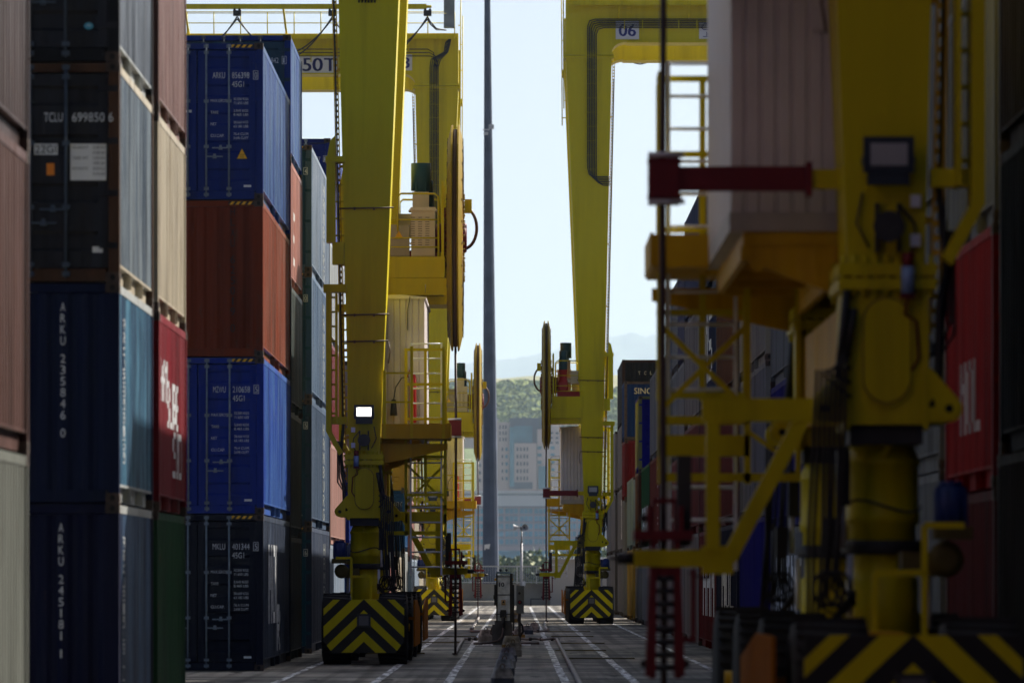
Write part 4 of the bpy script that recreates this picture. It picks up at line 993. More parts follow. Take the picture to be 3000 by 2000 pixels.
    q = MB(); q.prism([(-.66,9.16),(-.48,9.16),(-.57,9.32)],6.455,6.46,'y'); part(q, 'warning_triangle', [AMB])
    # ---- cable reel (axis along x)
    cx, cy, cz = -1.80, 5.55, 9.21
    q = MB()
    for s in (-1, 1):
        q.lathe([(.35,s*.11),(.9,s*.165),(2.15,s*.165),(2.44,s*.10),(2.49,s*.085),(2.49,s*.05),(2.40,s*.048),(.9,s*.05),(.35,s*.055)],28,0,'x',(cx,cy,cz),close=True,sm=False)
        for i in range(28):
            t = 2*math.pi*(i+.5)/28
            q.bar((cx+s*.168,cy+.9*math.cos(t),cz+.9*math.sin(t)),(cx+s*.168,cy+2.2*math.cos(t),cz+2.2*math.sin(t)),.012,.03,1)
        for i in range(30):
            t = 2*math.pi*i/30
            for rr in (.95,.7): q.tube((cx+s*.16,cy+rr*math.cos(t),cz+rr*math.sin(t)),(cx+s*.21,cy+rr*math.cos(t),cz+rr*math.sin(t)),.022,6,0)
    q.lathe([(.30,-.25),(.34,-.2),(.34,.2),(.30,.45)],20,2,'x',(cx,cy,cz)); q.tube((cx+.4,cy,cz),(cx+.75,cy,cz),.12,12,2)
    for s in (-1, 1): q.lathe([(.92,s*.167),(2.12,s*.167),(2.12,s*.170),(.92,s*.170)],28,3,'x',(cx,cy,cz),close=True,sm=False)
    rl = part(q, 'cable_reel', [plain('reel yellow', (.24,.16,.004), .55, spec=.15), TXK, DRED, plain('amber reel panel', (.34,.18,.01), .6, var=.3, spec=.1)])
    q = MB(); q.lathe([(2.40,-.04),(2.40,.04),(1.2,.04),(1.2,-.04)],40,0,'x',(cx,cy,cz),close=True); q.build('wound_cable', [plain('brown wound cable', (.09,.045,.03), .55)], rl)
    q = MB(); q.lathe([(.6,.25),(.62,.25),(.62,.30),(.5,.30)],24,0,'x',(cx,cy,cz),close=True)
    for i in range(24):
        t = i*math.pi/12; q.box(cx+.2,cx+.3,cy+.64*math.cos(t)-.02,cy+.64*math.cos(t)+.02,cz+.64*math.sin(t)-.03,cz+.64*math.sin(t)+.03)
    q.build('gear_ring', [DRED], rl)
    q = MB(); q.path([(cx-.17-.30*math.sin(t),cy,cz+.22-.46*math.cos(t)) for t in [R(-5+i*11) for i in range(17)]],.035,8)
    q.build('feed_cable', [plain('brown rubber hose', (.10,.05,.035), .5)], rl)
    q = MB(); q.box(cx-.36,cx-.2,cy-.1,cy+.1,cz+.55,cz+.85); q.build('feed_box', [YEL], rl)
    # hanging supply cable
    q = MB(); q.path([(cx,cy,9.2-2.2),(cx-.01,cy,5.),(cx,cy,.9),(cx+.0,cy,.06),(cx+.05,cy-.4,.05)], .028, 10)
    part(q, 'supply_cable', [plain('hanging rubber cable', (.05,.03,.035), .5)])
    # upper guide arm
    q = MB(); q.box(-.62,-1.70,cy-.08,cy+.08,4.925,5.125); q.box(-.62,-.57,cy-.12,cy+.12,4.88,5.16); q.box(cx-.13,cx+.13,cy-.12,cy+.12,4.86,5.19)
    for i in range(2): q.box(cx-.135,cx+.145,cy-.13,cy+.13,4.86+i*.30,4.885+i*.30)
    ga = part(q, 'guide_arm', [DRED])
    q = MB(); 
    for z_ in (5.22,4.83): q.tube((cx-.13,cy-.10,z_),(cx+.17,cy-.10,z_),.022,8); q.tube((cx-.13,cy+.08,z_),(cx+.13,cy+.08,z_),.022,8)
    q.build('roller', [GAL], ga)
    q = MB(); q.box(-.30,-.57,cy-.07,cy+.07,4.94,5.10); part(q, 'arm_mount', [YEL])
    # yellow bracket
    q = MB(); yb = 5.1
    q.bar((-.50,yb,3.09),(-1.50,yb,3.09),.12,.19); q.bar((-1.41,yb-.002,3.0),(-1.41,yb-.002,1.93),.11,.185)
    q.bar((-.66,yb+.003,3.04),(-1.28,yb+.003,1.86),.10,.13); q.box(-1.24,-2.06,yb-.07,yb+.07,1.80,1.94); q.box(-1.24,-1.50,yb-.072,yb+.072,1.74,1.97)
    q.tube((-.50,yb-.1,3.09),(-.50,yb+.1,3.09),.10,14)
    part(q, 'guide_bracket', [YEL])
    q = MB(); q.tube((-2.06,yb,1.87),(-2.2,yb,1.87),.05,8); q.tube((-2.2,yb,1.87),(-2.26,yb,1.87),.015,6); q.box(-1.70,-1.58,cy-.32,cy-.2,1.98,2.72)
    q.path([(-1.6,cy-.2,1.75),(-1.45,cy-.2,1.7),(-1.4,cy-.2,1.78)],.012,6); part(q, 'limit_switch', [DRK])
    # lower guide assembly
    q = MB()
    for s in (-1, 1):
        q.prism([(cx+s*.10,2.36),(cx+s*.075,2.36),(cx+s*.085,1.95),(cx+s*.11,1.95)],cy-.06,cy+.06,'y')
        q.prism([(cx+s*.125,1.78),(cx+s*.075,1.78),(cx+s*.080,.9),(cx+s*.160,.9)],cy-.55,cy-.47,'y'); q.prism([(cx+s*.125,1.78),(cx+s*.075,1.78),(cx+s*.08,.9),(cx+s*.160,.9)],cy-.12,cy-.04,'y')
        q.box(cx+s*.08,cx+s*.13,cy-.55,cy-.04,.88,.93); q.box(cx+s*.07,cx+s*.12,cy-.5,cy-.1,1.95,2.05)
    q.box(cx-.10,cx+.10,cy-.06,cy+.06,2.33,2.37); q.box(cx-.26,cx+.23,cy-.52,cy+.06,2.02,2.10); q.box(cx-.15,cx-.11,cy-.5,cy-.05,2.10,2.30); q.box(cx+.11,cx+.15,cy-.5,cy-.05,2.10,2.30); q.box(cx-.13,cx+.13,cy-.5,cy-.0,1.72,1.80)
    q.box(cx+.12,cx+.25,cy-.5,cy-.46,1.18,1.22); q.box(cx+.21,cx+.25,cy-.5,cy-.46,1.18,1.78)
    lg = part(q, 'lower_cable_guide', [DRED])
    q = MB()
    for i in range(8): q.tube((cx-.075,cy-.5,.97+i*.105),(cx+.075,cy-.5,.97+i*.105),.022,8); q.tube((cx-.075,cy-.07,.97+i*.105),(cx+.075,cy-.07,.97+i*.105),.022,8)
    for s in (-1,1):
        for zz in (2.2,2.0,1.0): q.tube((cx+s*.17,cy-.4,zz),(cx+s*.17,cy-.1,zz),.035,8)
    q.build('guide_roller', [DRK], lg)
    return root
cr = crane()
def place(o, X, Z0, flip, label):
    if flip: o.location = (X, Z0+LC, 0); o.rotation_euler = (0,0,math.pi)
    else: o.location = (X, Z0, 0)
    tag(o, label, 'gantry crane', 'rubber tyred gantry cranes over the stacks')
craneC = cr
craneA = copy_tree(cr); craneB = copy_tree(cr); craneD = copy_tree(cr)
place(craneC, 2.93, 209.6, False, 'yellow gantry crane numbered 06 on the right of the lane, whole leg visible')
place(craneD, 3.02, 40.6, False, 'huge out-of-focus yellow gantry crane at the right front with red cable arm')
place(craneA, -3.16, 110.0, True, 'yellow gantry crane on the left with a lit floodlight and big striped end plate')
place(craneB, -3.46, 223.0, True, 'farther left yellow gantry crane with a 50T sign on its girder')
# only the nearer left crane has its lamp switched on
def kids(o): 
    for c in o.children:
        yield c; yield from kids(c)
lens = [c for c in kids(craneA) if c.name.startswith('lens')]
tgt = max(lens, key=lambda c: max(v.co.y for v in c.data.vertices))
me = tgt.data.copy(); tgt.data = me; me.materials[0] = LIT
g_ = [c for c in craneD.children if c.name.startswith('side_guard')]
bpy.data.objects.remove(max(g_, key=lambda c: min(v.co.y for v in c.data.vertices)-.01*min(v.co.x for v in c.data.vertices) if min(v.co.x for v in c.data.vertices) < 5 else -1))
# the cable on the right crane runs forward along the lane; signs
def sign(root, flip, items):
    q = MB()
    s = 1 if flip else -1; yo = (LC-4.70+.008) if flip else 4.70-.008
    for (x0, x1, z0, z1, txt, h) in items:
        q.box(x0, x1, yo, yo+s*.01, z0, z1, 0)
        vs, fs, bb = text_geo(txt); sc = h/.72; cx = (x0+x1)/2; off = (bb[0]+bb[1])/2
        wd = (x1-x0)*.74; sx = wd/(bb[1]-bb[0])
        o = [((cx + (-1 if flip else 1)*(a-off)*sx), yo+s*.013, z0+(z1-z0-h)/2+b*sc) for a, b in vs]
        q.add(o, fs, 1)
        o2 = [(p[0]+.018*(-1 if flip else 1), p[1]+s*.001, p[2]) for p in o]; q.add(o2, fs, 1); q.add([(p[0]-.018*(-1 if flip else 1), p[1]+s*.002, p[2]+.006) for p in o], fs, 1)
    return q
q = sign(craneC, False, [(.90,1.76,22.55,23.2,'06',.46)])
q.box(4.1,6.2,4.74,4.755,22.55,23.2,0)
for b in ((4.25,4.55,22.62,22.65),(4.38,4.42,22.65,22.82),(4.40,4.52,22.72,22.75)): q.box(b[0],b[1],4.735,4.739,b[2],b[3],1)
for a, b in (((4.2,22.98),(4.28,23.13)),((4.28,23.13),(4.52,23.13)),((4.2,22.98),(4.28,22.9)),((4.28,22.9),(4.5,22.9))): q.bar((a[0],4.737,a[1]),(b[0],4.737,b[1]),.004,.03,1)
q.box(.88,1.78,4.698,4.76,22.53,23.22,0); q.build('number_sign', [SGN, NAV], craneC, recalc=False)
q = sign(craneB, True, [(.85,1.72,22.55,23.2,'03',.46)])
yo = LC-4.76+.008; q.box(3.9,7.6,yo,yo+.01,22.46,23.13,0)
for ch, c0, c1 in (('5',5.33,5.0),('0',4.93,4.53),('T',4.45,3.98)):
    vs, fs, bb = text_geo(ch); h = .56
    for dx in (0,.02,-.02): q.add([(c0+(c1-c0)*(a-bb[0])/(bb[1]-bb[0])+dx, yo+.013+abs(dx)*.05, 22.53+b*h/.72) for a, b in vs], fs, 1)
q.build('number_sign', [SGN, NAV], craneB, recalc=False)

# ================================================================== LANE FURNITURE
def block(x, y, sc, rz, col, label, h=.40):
    q = MB(); a, b = .24*sc, .17*sc; hb = h*sc; t = .72
    def frustum(m=0):
        c = .05*sc; base = [(-a+c,-b),(a-c,-b),(a,-b+c),(a,b-c),(a-c,b),(-a+c,b),(-a,b-c),(-a,-b+c)]
        v = [(p[0],p[1],0) for p in base] + [(p[0],p[1],hb*.45) for p in base] + [(p[0]*t,p[1]*t,hb) for p in base]
        f = [(i,(i+1)%8,(i+1)%8+8,i+8) for i in range(8)] + [(i+8,(i+1)%8+8,(i+1)%8+16,i+16) for i in range(8)] + [tuple(range(16,24)), tuple(range(7,-1,-1))]
        q.add(v, f[:8], m); q.add(v, f[8:16], 1); q.add([v[k] for k in range(16,24)], [tuple(range(8))], 1)  # upper slopes and top paler: light on them put into the colour
    frustum(); rt = empty('ballast_block', (x, y, .004), rz)
    q.build('body', [col, plain('pale lit-look concrete top', (.34,.32,.30), .85, var=.75, scale=5)], rt)
    e = MB(); e.path([(-.05*sc+.0,0,hb-.01),(-.045*sc,0,hb+.05*sc),(0,0,hb+.085*sc),(.045*sc,0,hb+.05*sc),(.05*sc,0,hb-.01)], .014*sc, 6); e.build('lifting_eye', [BRN], rt)
    tag(rt, label, 'ballast block', 'concrete ballast blocks along the lane centre'); return rt
con = plain('grimy concrete', (.20,.19,.18), .8, var=.45, scale=6, bump=.4)
cony = plain('concrete with worn yellow paint', (.22,.13,.03), .8, var=.8, scale=5, bump=.4)
conb = plain('concrete with worn blue paint', (.05,.055,.075), .75, var=.5, scale=5, bump=.4)
def gp(x, y): Z = 1.7*F/(y-1695); return (px(x, Z), Z)
for (qx, qy, sc, rz, col, lb_) in (
    (1472,2010,.74,.1,conb,'large blue-worn block at the bottom edge, nearest in the row'),
    (1478,1978,.72,-.1,conb,'blue-worn block just behind the nearest one'),
    (1484,1955,.72,.05,con,'grey block with pale top, third from the front of the row'),
    (1489,1937,.72,-.12,conb,'navy and cream topped block fourth from the front of the row'),
    (1503,1922,.76,.15,con,'grey block fifth from the front of the row'),
    (1499,1908,.92,-.1,cony,'yellow-worn block at the foot of the power pedestal row'),
    (1424,1879,.82,.2,con,'round-edged grey block left of the power pedestal'),
    (1546,1857,.68,.1,conb,'dark blue block right of the power pedestal'),
    (1566,1847,.66,-.2,con,'grey block with yellow foot, rightmost beyond the pedestal'),
    (1518,1872,.75,.3,cony,'orange-yellow block partly hidden behind the pedestal'),
    (1508,1822,.75,0,cony,'yellow block far behind the pedestal'),
    (1514,1805,.75,.2,cony,'small yellow block farthest up the lane')):
    X, Z = gp(qx, qy); block(X, Z, sc, rz, col, lb_)
# power pedestal
def pedestal():
    rt = empty('power_pedestal', (-.345, 144., 0)); wcol = plain('scuffed white enamel', (.68,.68,.65), .5, var=.5, scale=4)
    q = MB(); q.box(-.30,.22,-.22,.25,0,.52); q.box(-.24,.20,-.2,.22,.52,.62); q.build('base', [plain('pedestal concrete', (.10,.09,.09), .8, var=.4)], rt)
    q = MB(); q.box(-.16,.155,-.2,.2,.62,1.80); q.build('body', [wcol], rt)
    q = MB(); q.box(-.20,-.162,-.22,.22,.58,1.84); q.box(.157,.23,-.22,.22,.58,1.84); q.box(-.25,-.20,-.15,.2,1.02,1.55); q.box(.23,.27,-.15,.2,.35,1.55); q.box(-.27,-.25,-.1,0,1.18,1.28)
    for z_ in (.78,1.28,1.75): q.box(-.23,.19,-.215,-.2,z_,z_+.02)
    q.build('side_frame', [plain('rusty dark frame', (.04,.035,.03), .7, var=.5)], rt)
    q = MB(); q.prism([(-.22,1.84),(.20,1.84),(.16,1.89),(-.18,1.89)],-.24,.24,'y'); q.build('cap', [plain('blue-grey cap', (.16,.24,.28), .5)], rt)
    for x in (-.09,.07):
        q = MB(); q.tube((x,0,1.88),(x,0,1.92),.012,8); q.lathe([(.01,1.90),(.035,1.92),(.035,1.95),(.01,1.97)],10,0,'z',(x,0,0)); q.build('lamp', [DRK], rt)
    for x in (-.24,.19):
        q = MB(); q.box(x,x+.05,-.2,-.1,1.66,1.72); q.build('reflector', [AMB], rt)
    q = MB(); q.text('10', -.055, -.2035, 1.50, .115, 0, w=.125, anchor='c'); q.text('10', -.050, -.2037, 1.50, .115, 0, w=.125, anchor='c'); q.text('10', -.060, -.2039, 1.50, .115, 0, w=.125, anchor='c')
    q.build('marking', [TXK], rt, recalc=False)
    q = MB(); q.box(-.065,.045,-.206,-.201,1.02,1.16,0); q.prism([(-.045,1.08),(.025,1.08),(-.01,1.145)],-.210,-.207,'y',1); q.text('380V',-.01,-.208,1.035,.03,1,anchor='c'); q.build('warning_sticker', [plain('pale orange sticker', (.6,.35,.14), .5), TXK], rt, recalc=False)
    q = MB(); q.box(-.10,.07,-.30,-.2,.70,.86); q.box(-.09,.06,-.27,-.2,.86,.90); q.tube((-.015,-.28,.72),(-.015,-.28,.40),.05,10,r2=.03); q.build('socket', [DRK], rt)
    q = MB(); q.path([(-.015,-.28,.45),(-.02,-.30,.33),(-.05,-.34,.2),(-.15,-.4,.1),(-.35,-.5,.05),(-.6,-.9,.045),(-.75,-1.6,.045),(-.55,-1.9,.045)],.03,8)
    q.path([(.22,0,.05),(.5,-.5,.045),(.9,-.8,.045)],.03,8); q.path([(-.2,.3,.5),(-.32,.3,.42),(-.34,.3,.28),(-.25,.3,.22)],.025,8)
    q.build('power_lead', [plain('grimy brown lead', (.10,.07,.065), .6)], rt)
    tag(rt, 'white scuffed power pedestal numbered 10 in the middle of the lane', 'power pedestal')
    rt2 = empty('switch_box', (.06, 148., 0)); q = MB(); q.box(-.08,.10,-.12,.12,.78,1.52); q.box(.10,.12,-.1,.12,.76,1.52); q.build('box', [plain('grey green switch box', (.14,.16,.16), .5)], rt2)
    q = MB(); q.box(-.03,.04,-.05,.05,0,.78); q.build('post', [DRK], rt2)
    q = MB(); q.tube((.0,-.12,1.32),(.0,-.15,1.32),.035,12); q.tube((.01,-.12,1.08),(.01,-.14,1.08),.06,14); q.build('knob', [DRK], rt2)
    q = MB(); q.tube((.01,-.14,1.08),(.01,-.17,1.08),.022,10); q.build('button', [RED], rt2)
    q = MB(); q.path([(-.0,0,.78),(-.03,0,.6),(.08,0,.45),(.1,0,.3),(.0,0,.14),(-.1,0,.1)],.03,8); q.build('cable', [CBL], rt2)
    tag(rt2, 'grey green switch box with red button beside the numbered pedestal', 'switch box')
pedestal()
# loose cables on the ground
def cable(pts, r, label, mat):
    q = MB(); P_ = [Vector((px(x, 1.7*F/(y-1695)), 1.7*F/(y-1695), r+.004)) for x, y in pts]
    out = []
    for i in range(len(P_)-1):
        n = 8
        for k in range(n):
            t = k/n; p0 = P_[max(i-1,0)]; p1 = P_[i]; p2 = P_[i+1]; p3 = P_[min(i+2,len(P_)-1)]
            out.append(.5*((2*p1)+(p2-p0)*t+(2*p0-5*p1+4*p2-p3)*t*t+(3*p1-p0-3*p2+p3)*t**3))
    out.append(P_[-1]); q.path(out, r, 8); o = q.build('ground_cable', [mat]); tag(o, label, 'cable', 'cables lying in the lane'); return o
gc = plain('dusty grey cable', (.22,.20,.19), .6, var=.3)
cable([(1632,1877),(1638,1890),(1648,1909),(1661,1936),(1678,1968),(1697,2006),(1720,2060)], .045, 'long dusty cable running down the lane to the bottom edge', gc)
cable([(1334,1919),(1340,1907),(1348,1892),(1357,1877)], .04, 'short dusty cable on the ground by the lit crane cable guide', gc)
cable([(1403,1810),(1399,1820),(1391,1834),(1381,1847)], .05, 'sunlit cable on the ground under the second left crane', gc)
cable([(1597,1824),(1597,1832),(1599,1842),(1606,1848)], .05, 'cable bending on the ground below the right crane guide', gc)
def joint(x0, x1, Z, label):
    q = MB(); rnd = random.Random(int(x0*10)); n = 14; pts = [(x0+(x1-x0)*i/n, Z+rnd.uniform(-.12,.12), .05+rnd.uniform(-.01,.02)) for i in range(n+1)]
    q.path(pts, .035, 8, 0)
    for i in range(3, n, 3): q.path([(pts[i][0]-.03,Z,.05),(pts[i][0]+.05,Z,.055)], .055, 8, 1)
    o = q.build('cable_joint', [gc, DRK]); tag(o, label, 'cable', 'cables lying in the lane')
joint(-.25, 1.15, 152.5, 'jointed cable crossing the lane right of the pedestal'); joint(-1.5, 1.0, 176, 'dark jointed cable crossing the lane behind the pedestal'); joint(-1.5, -.7, 153, 'clamped cable stub left of the pedestal')

# ================================================================== FAR END OF THE YARD
Zw = 358.
def far_end():
    wm = plain('stained concrete wall', (.30,.27,.22), .85, var=.35, scale=.5, bump=.3)
    q = MB(); q.box(-60, px(1612,Zw), Zw, Zw+.35, 0, 1.32); q.box(-60, px(1612,Zw)+.0, Zw-.05, Zw+.4, 1.325, 1.40)
    q.box(px(1650,Zw), 60, Zw+6, Zw+6.3, 0, 1.4)
    o = q.build('quay_wall', [wm]); tag(o, 'low stained concrete wall closing the far end of the lane', 'wall')
    rt = empty('quay_railing', (0, Zw+.2, 1.40)); fm = plain('pale railing paint', (.55,.54,.50), .5)
    q = MB(); q.box(-60, 12, -.03, .03, 1.08, 1.15); q.box(-60, 12, -.02, .02, .06, .10); q.build('rail', [fm], rt)
    q = MB(); bm0 = plain('grey baluster', (.30,.32,.34), .5); nb = 0
    for i in range(int(72/.155)):
        x = -60+i*.155
        if -8 < x < 4.5 and nb < 98:
            b_ = MB(); b_.box(x-.012, x+.012, -.012, .012, .1, 1.08); b_.build('baluster', [bm0], rt); nb += 1
        else: q.box(x-.012, x+.012, -.012, .012, .1, 1.08)
    bo_ = q.build('baluster', [bm0], rt); bo_['kind'] = 'stuff'
    for i in range(50):
        x = -60 + i*1.25
        if x > 12: break
        q = MB(); q.box(x-.04, x+.04, -.045, .045, 0, 1.12); q.build('post', [fm], rt)
    tag(rt, 'pale metal railing with thin bars on top of the far concrete wall', 'railing')
    # kerb and bright apron
    q = MB(); q.box(-8, px(1480,Zw)+.2, Zw-6, Zw-.2, 0, .28); o = q.build('kerb', [wm]); struct(o)
    # low pipe rail
    q = MB(); q.tube((px(1555,Zw),Zw-1.5,.0),(px(1555,Zw),Zw-1.5,.42),.03,8); q.tube((px(1555,Zw),Zw-1.5,.42),(px(1612,Zw),Zw-1.5,.42),.03,8); o = q.build('pipe_rail', [DRK]); tag(o, 'low dark pipe rail in front of the far wall', 'rail')
    # portable building
    rt = empty('portable_building', (px(1612,Zw), Zw-1.2, 0)); bm_ = plain('beige panel', (.50,.43,.36), .7, var=.08, scale=.6)
    q = MB(); q.box(0, 9, 0, 5, 0, 2.95); q.prism([(.5,.3),(2.3,.3),(2.3,2.3),(2.0,2.6),(.5,2.6)], -.03, 0, 'y'); q.prism([(3.0,.3),(5.2,.3),(5.2,2.6),(3.0,2.6)], -.03, 0, 'y'); q.build('wall', [bm_], rt)
    q = MB(); 
    for i in range(46): q.prism([(-.1+i*.2,3.0),(-.0+i*.2,3.0),(.03+i*.2,3.10),(-.07+i*.2,3.10)], -.25, 5.2, 'y')
    q.box(-.15, 9.2, -.2, 5.2, 2.96, 3.0); q.build('roof', [plain('pale roof sheet', (.6,.6,.6), .5)], rt)
    tag(rt, 'beige portable building with ribbed roof edge at the end of the lane', 'building')
    # high mast
    Zp = 372.
    rt = empty('high_mast', (px(1438.5,Zp), Zp, 0)); pm = plain('blue grey mast steel', (.075,.095,.14), .6, 0, var=.25, scale=.8, spec=.15)
    prf = []; hh = 46.
    for i, (z0, z1) in enumerate(((.3,11.5),(11.5,23.5),(23.5,35),(35,46))):
        r0 = .56-.0098*z0*.93; r1 = .56-.0098*z1*.93
        prf += [(r0+.012, z0), (r1+.012, z1-.02), (r1-.0, z1)]
    q = MB(); q.lathe([(r, z) for r, z in prf], 12, 0, 'z', sm=False)
    o = q.build('shaft', [pm], rt)
    q = MB(); q.lathe([(.95,.28),(.95,.36),(.62,.38),(.60,.6)],16,0,'z'); q.build('base_flange', [DRK], rt)
    q = MB(); q.box(.05,.40,-.62,-.5,31.8,32.1); q.box(-.35,.1,-.6,-.5,31.7,31.8); q.box(-.3,.0,-.66,-.5,31.4,31.6); q.build('sensor_box', [plain('pale sensor box', (.5,.52,.53), .5)], rt)
    q = MB(); q.prism([(-.42,4.0),(-.02,4.05),(-.1,3.7),(-.3,3.75),(-.42,3.6)],-.60,-.585,'y'); q.build('torn_notice', [WHT], rt)
    q = MB(); q.box(-.5,.5,-.5,.5,45.9,46.1); q.tube((0,0,46),(0,0,46.8),1.2,16); q.build('head_frame', [DRK], rt)
    rt.rotation_euler = (0, R(-.35), 0)
    tag(rt, 'very tall tapering blue-grey lighting mast in the middle of the view', 'lighting mast')
    # loudspeaker pole
    rt = empty('loudspeaker_pole', (px(1527.5,Zw), Zw-.25, 0)); gm = plain('pole grey', (.38,.38,.40), .5)
    q = MB(); q.tube((0,0,0),(0,0,4.0),.085,12); q.tube((0,0,4.0),(.03,0,4.75),.07,10,r2=.04); q.build('pole', [gm], rt)
    for dx, (a, b) in ((-.25,(-1,0)),(.09,(.25,-1))):
        q = MB(); d = Vector((a,b,0)).normalized(); c = Vector((.03,-.0,5.02)) + Vector((-.08 if dx<0 else .09,0,0))
        for r0, r1, t0, t1 in ((.05,.07,0,.14),(.07,.15,.14,.34),(.15,.22,.34,.46)): q.tube(c+d*t0, c+d*t1, r0, 14, 0, r2=r1, caps=(t0==0))
        q.tube(c-d*.16, c, .08, 10); q.tube(c+d*.3,c+d*.32,.06,10,1); q.build('horn', [gm, DRK], rt)
    q = MB(); q.box(-.07,.09,-.08,.08,4.85,5.05); q.path([(0,-.1,4.85),(.02,-.14,4.3),(-.05,-.12,3.8),(0,-.1,3.4)],.03,6,0); q.build('bracket', [DRK], rt)
    q = MB(); q.box(.02,.26,-.05,.05,1.25,1.55); q.build('terminal_box', [WHT], rt)
    tag(rt, 'slim grey pole with two horn loudspeakers by the far wall', 'loudspeaker')
far_end()

# trees behind the wall
def leafy(name, x, y, zb, h, wd, cols, label, n=700, seed=1, cat='tree', trunk=True, group=None):
    rnd = random.Random(seed); rt = empty(name, (x, y, zb)); q = MB()
    for i in range(n):
        while True:
            u, v, w_ = rnd.uniform(-1,1), rnd.uniform(-1,1), rnd.uniform(-1,1)
            r2 = u*u+v*v+w_*w_
            if .25 < r2 < 1: break
        lump = 1 + .22*math.sin(3.1*u*2+seed)+.18*math.sin(5*w_+2*seed)
        c = Vector((u*wd/2*lump, v*wd/2*lump, h*.58+w_*h*.42*lump)); s = rnd.uniform(.05,.11)*wd
        a = Vector((rnd.uniform(-1,1),rnd.uniform(-1,1),rnd.uniform(-1,1))).normalized(); b = a.orthogonal().normalized(); c2 = a.cross(b)
        q.add([c-b*s*.6-c2*s*.3,c+b*s*.5-c2*s*.45,c+b*s*.55+c2*s*.4,c-b*s*.4+c2*s*.5],[(0,1,2,3)], rnd.choice((0,0,1,2)))
    q.build('crown', cols, rt, recalc=False)
    if trunk:
        t = MB(); t.tube((0,0,0),(.1,0,h*.55),.05*wd,8,r2=.02*wd)
        for k in range(5): t.tube((.05,0,h*(.25+.05*k)),(wd*.3*math.cos(k*1.3),wd*.3*math.sin(k*1.3),h*(.5+.06*k)),.02*wd,6,r2=.008*wd)
        t.build('trunk', [plain('bark', (.08,.06,.04), .9)], rt)
    tag(rt, label, cat, group); return rt
LF = [plain('leaf green', (.06,.11,.03), .6), plain('leaf pale green', (.13,.17,.04), .6), plain('leaf dark green', (.025,.06,.025), .6)]
LY = [plain('leaf yellow green', (.20,.22,.05), .6), plain('leaf pale green', (.13,.17,.04)), LF[0]]
Zt = 900.
specs = [(1360,6.,0),(1385,5,1),(1478,5.,1),(1497,4.2,1),(1512,5.6,0),(1543,6.,0),(1566,6.,0),(1590,5.2,1),(1612,5.,0),(1660,6,0),(1690,6,0),(1335,6,1),(1775,7,0)]
for i, (x, h, c) in enumerate(specs):
    leafy('tree', px(x,Zt), Zt+random.uniform(-8,8), 0, h, 7.+(i%3), LY if c else LF, '%s tree behind the railing, %s' % ('yellow-green' if c else 'dark green', ['behind the second left crane cable','just left of the mast','right beside the mast','low one near the mast','left of the loudspeaker pole','right of the loudspeaker pole','midway between loudspeaker pole and right crane','beside the right crane cable','over the portable building corner','behind the right crane column','right of the right crane column','under the second left crane','beyond the right stacks'][i]), n=420, seed=i+2, group='trees behind the far railing')

# ---- town
def office():
    Z = 2000.; k = Z/F; rt = empty('office_building', (0, Z, 0))
    wm = plain('pinkish grey facade', (.38,.31,.35), .8, var=.05, scale=.05); gm = plain('blue window glass', (.05,.25,.38), .5, var=.3, scale=.12, spec=.1); lm = plain('pale roof band', (.55,.57,.58), .7, var=.05, scale=.05)
    zt = pz(1437, Z); x0, x1 = -60, 75
    q = MB(); q.box(x0, x1, 0, 30, 0, pz(1484,Z)); q.build('wall', [wm], rt)
    q = MB(); q.box(x0-1, x1+1, -1.2, 31, pz(1482,Z), zt-.9, 0); q.box(x0-2, x1+2, -2, 32, zt-.85, zt, 0); q.build('roof', [lm], rt)
    q = MB(); q.box(x0, x1, -.7, 0, pz(1447,Z)-.35, pz(1447,Z)+.35); q.box(x0,x1,-1.3,-1.2,pz(1448,Z)-.25,pz(1448,Z)+.25); q.box(x0,x1,-1.3,-.2,pz(1485,Z),pz(1482,Z)); q.build('cornice', [plain('blue grey trim', (.10,.15,.22), .6)], rt)
    nw = 0
    for r in range(5):
        zc = pz(1496+r*22.4, Z)
        for c in range(19):
            xw = -44 + c*5.25
            q = MB(); q.box(xw-2.3, xw+2.3, -.15, -.02, zc-.95, zc+.95, 0)
            for t in (-.8,.8): q.box(xw+t-.08, xw+t+.08, -.25, -.15, zc-.95, zc+.95, 1)
            q.build('window', [gm, wm], rt); nw += 1
        q = MB(); q.box(x0, x1, -.3, -.05, zc-1.45, zc-1.25); q.build('ledge', [plain('blue grey trim', (.1,.15,.22))], rt)
    q = MB(); q.box(x0, x1, -.5, -.05, pz(1640,Z), pz(1612,Z)); q.build('ground_glazing', [gm], rt)
    tag(rt, 'long pinkish grey office building with rows of blue windows behind the trees', 'building')
office()
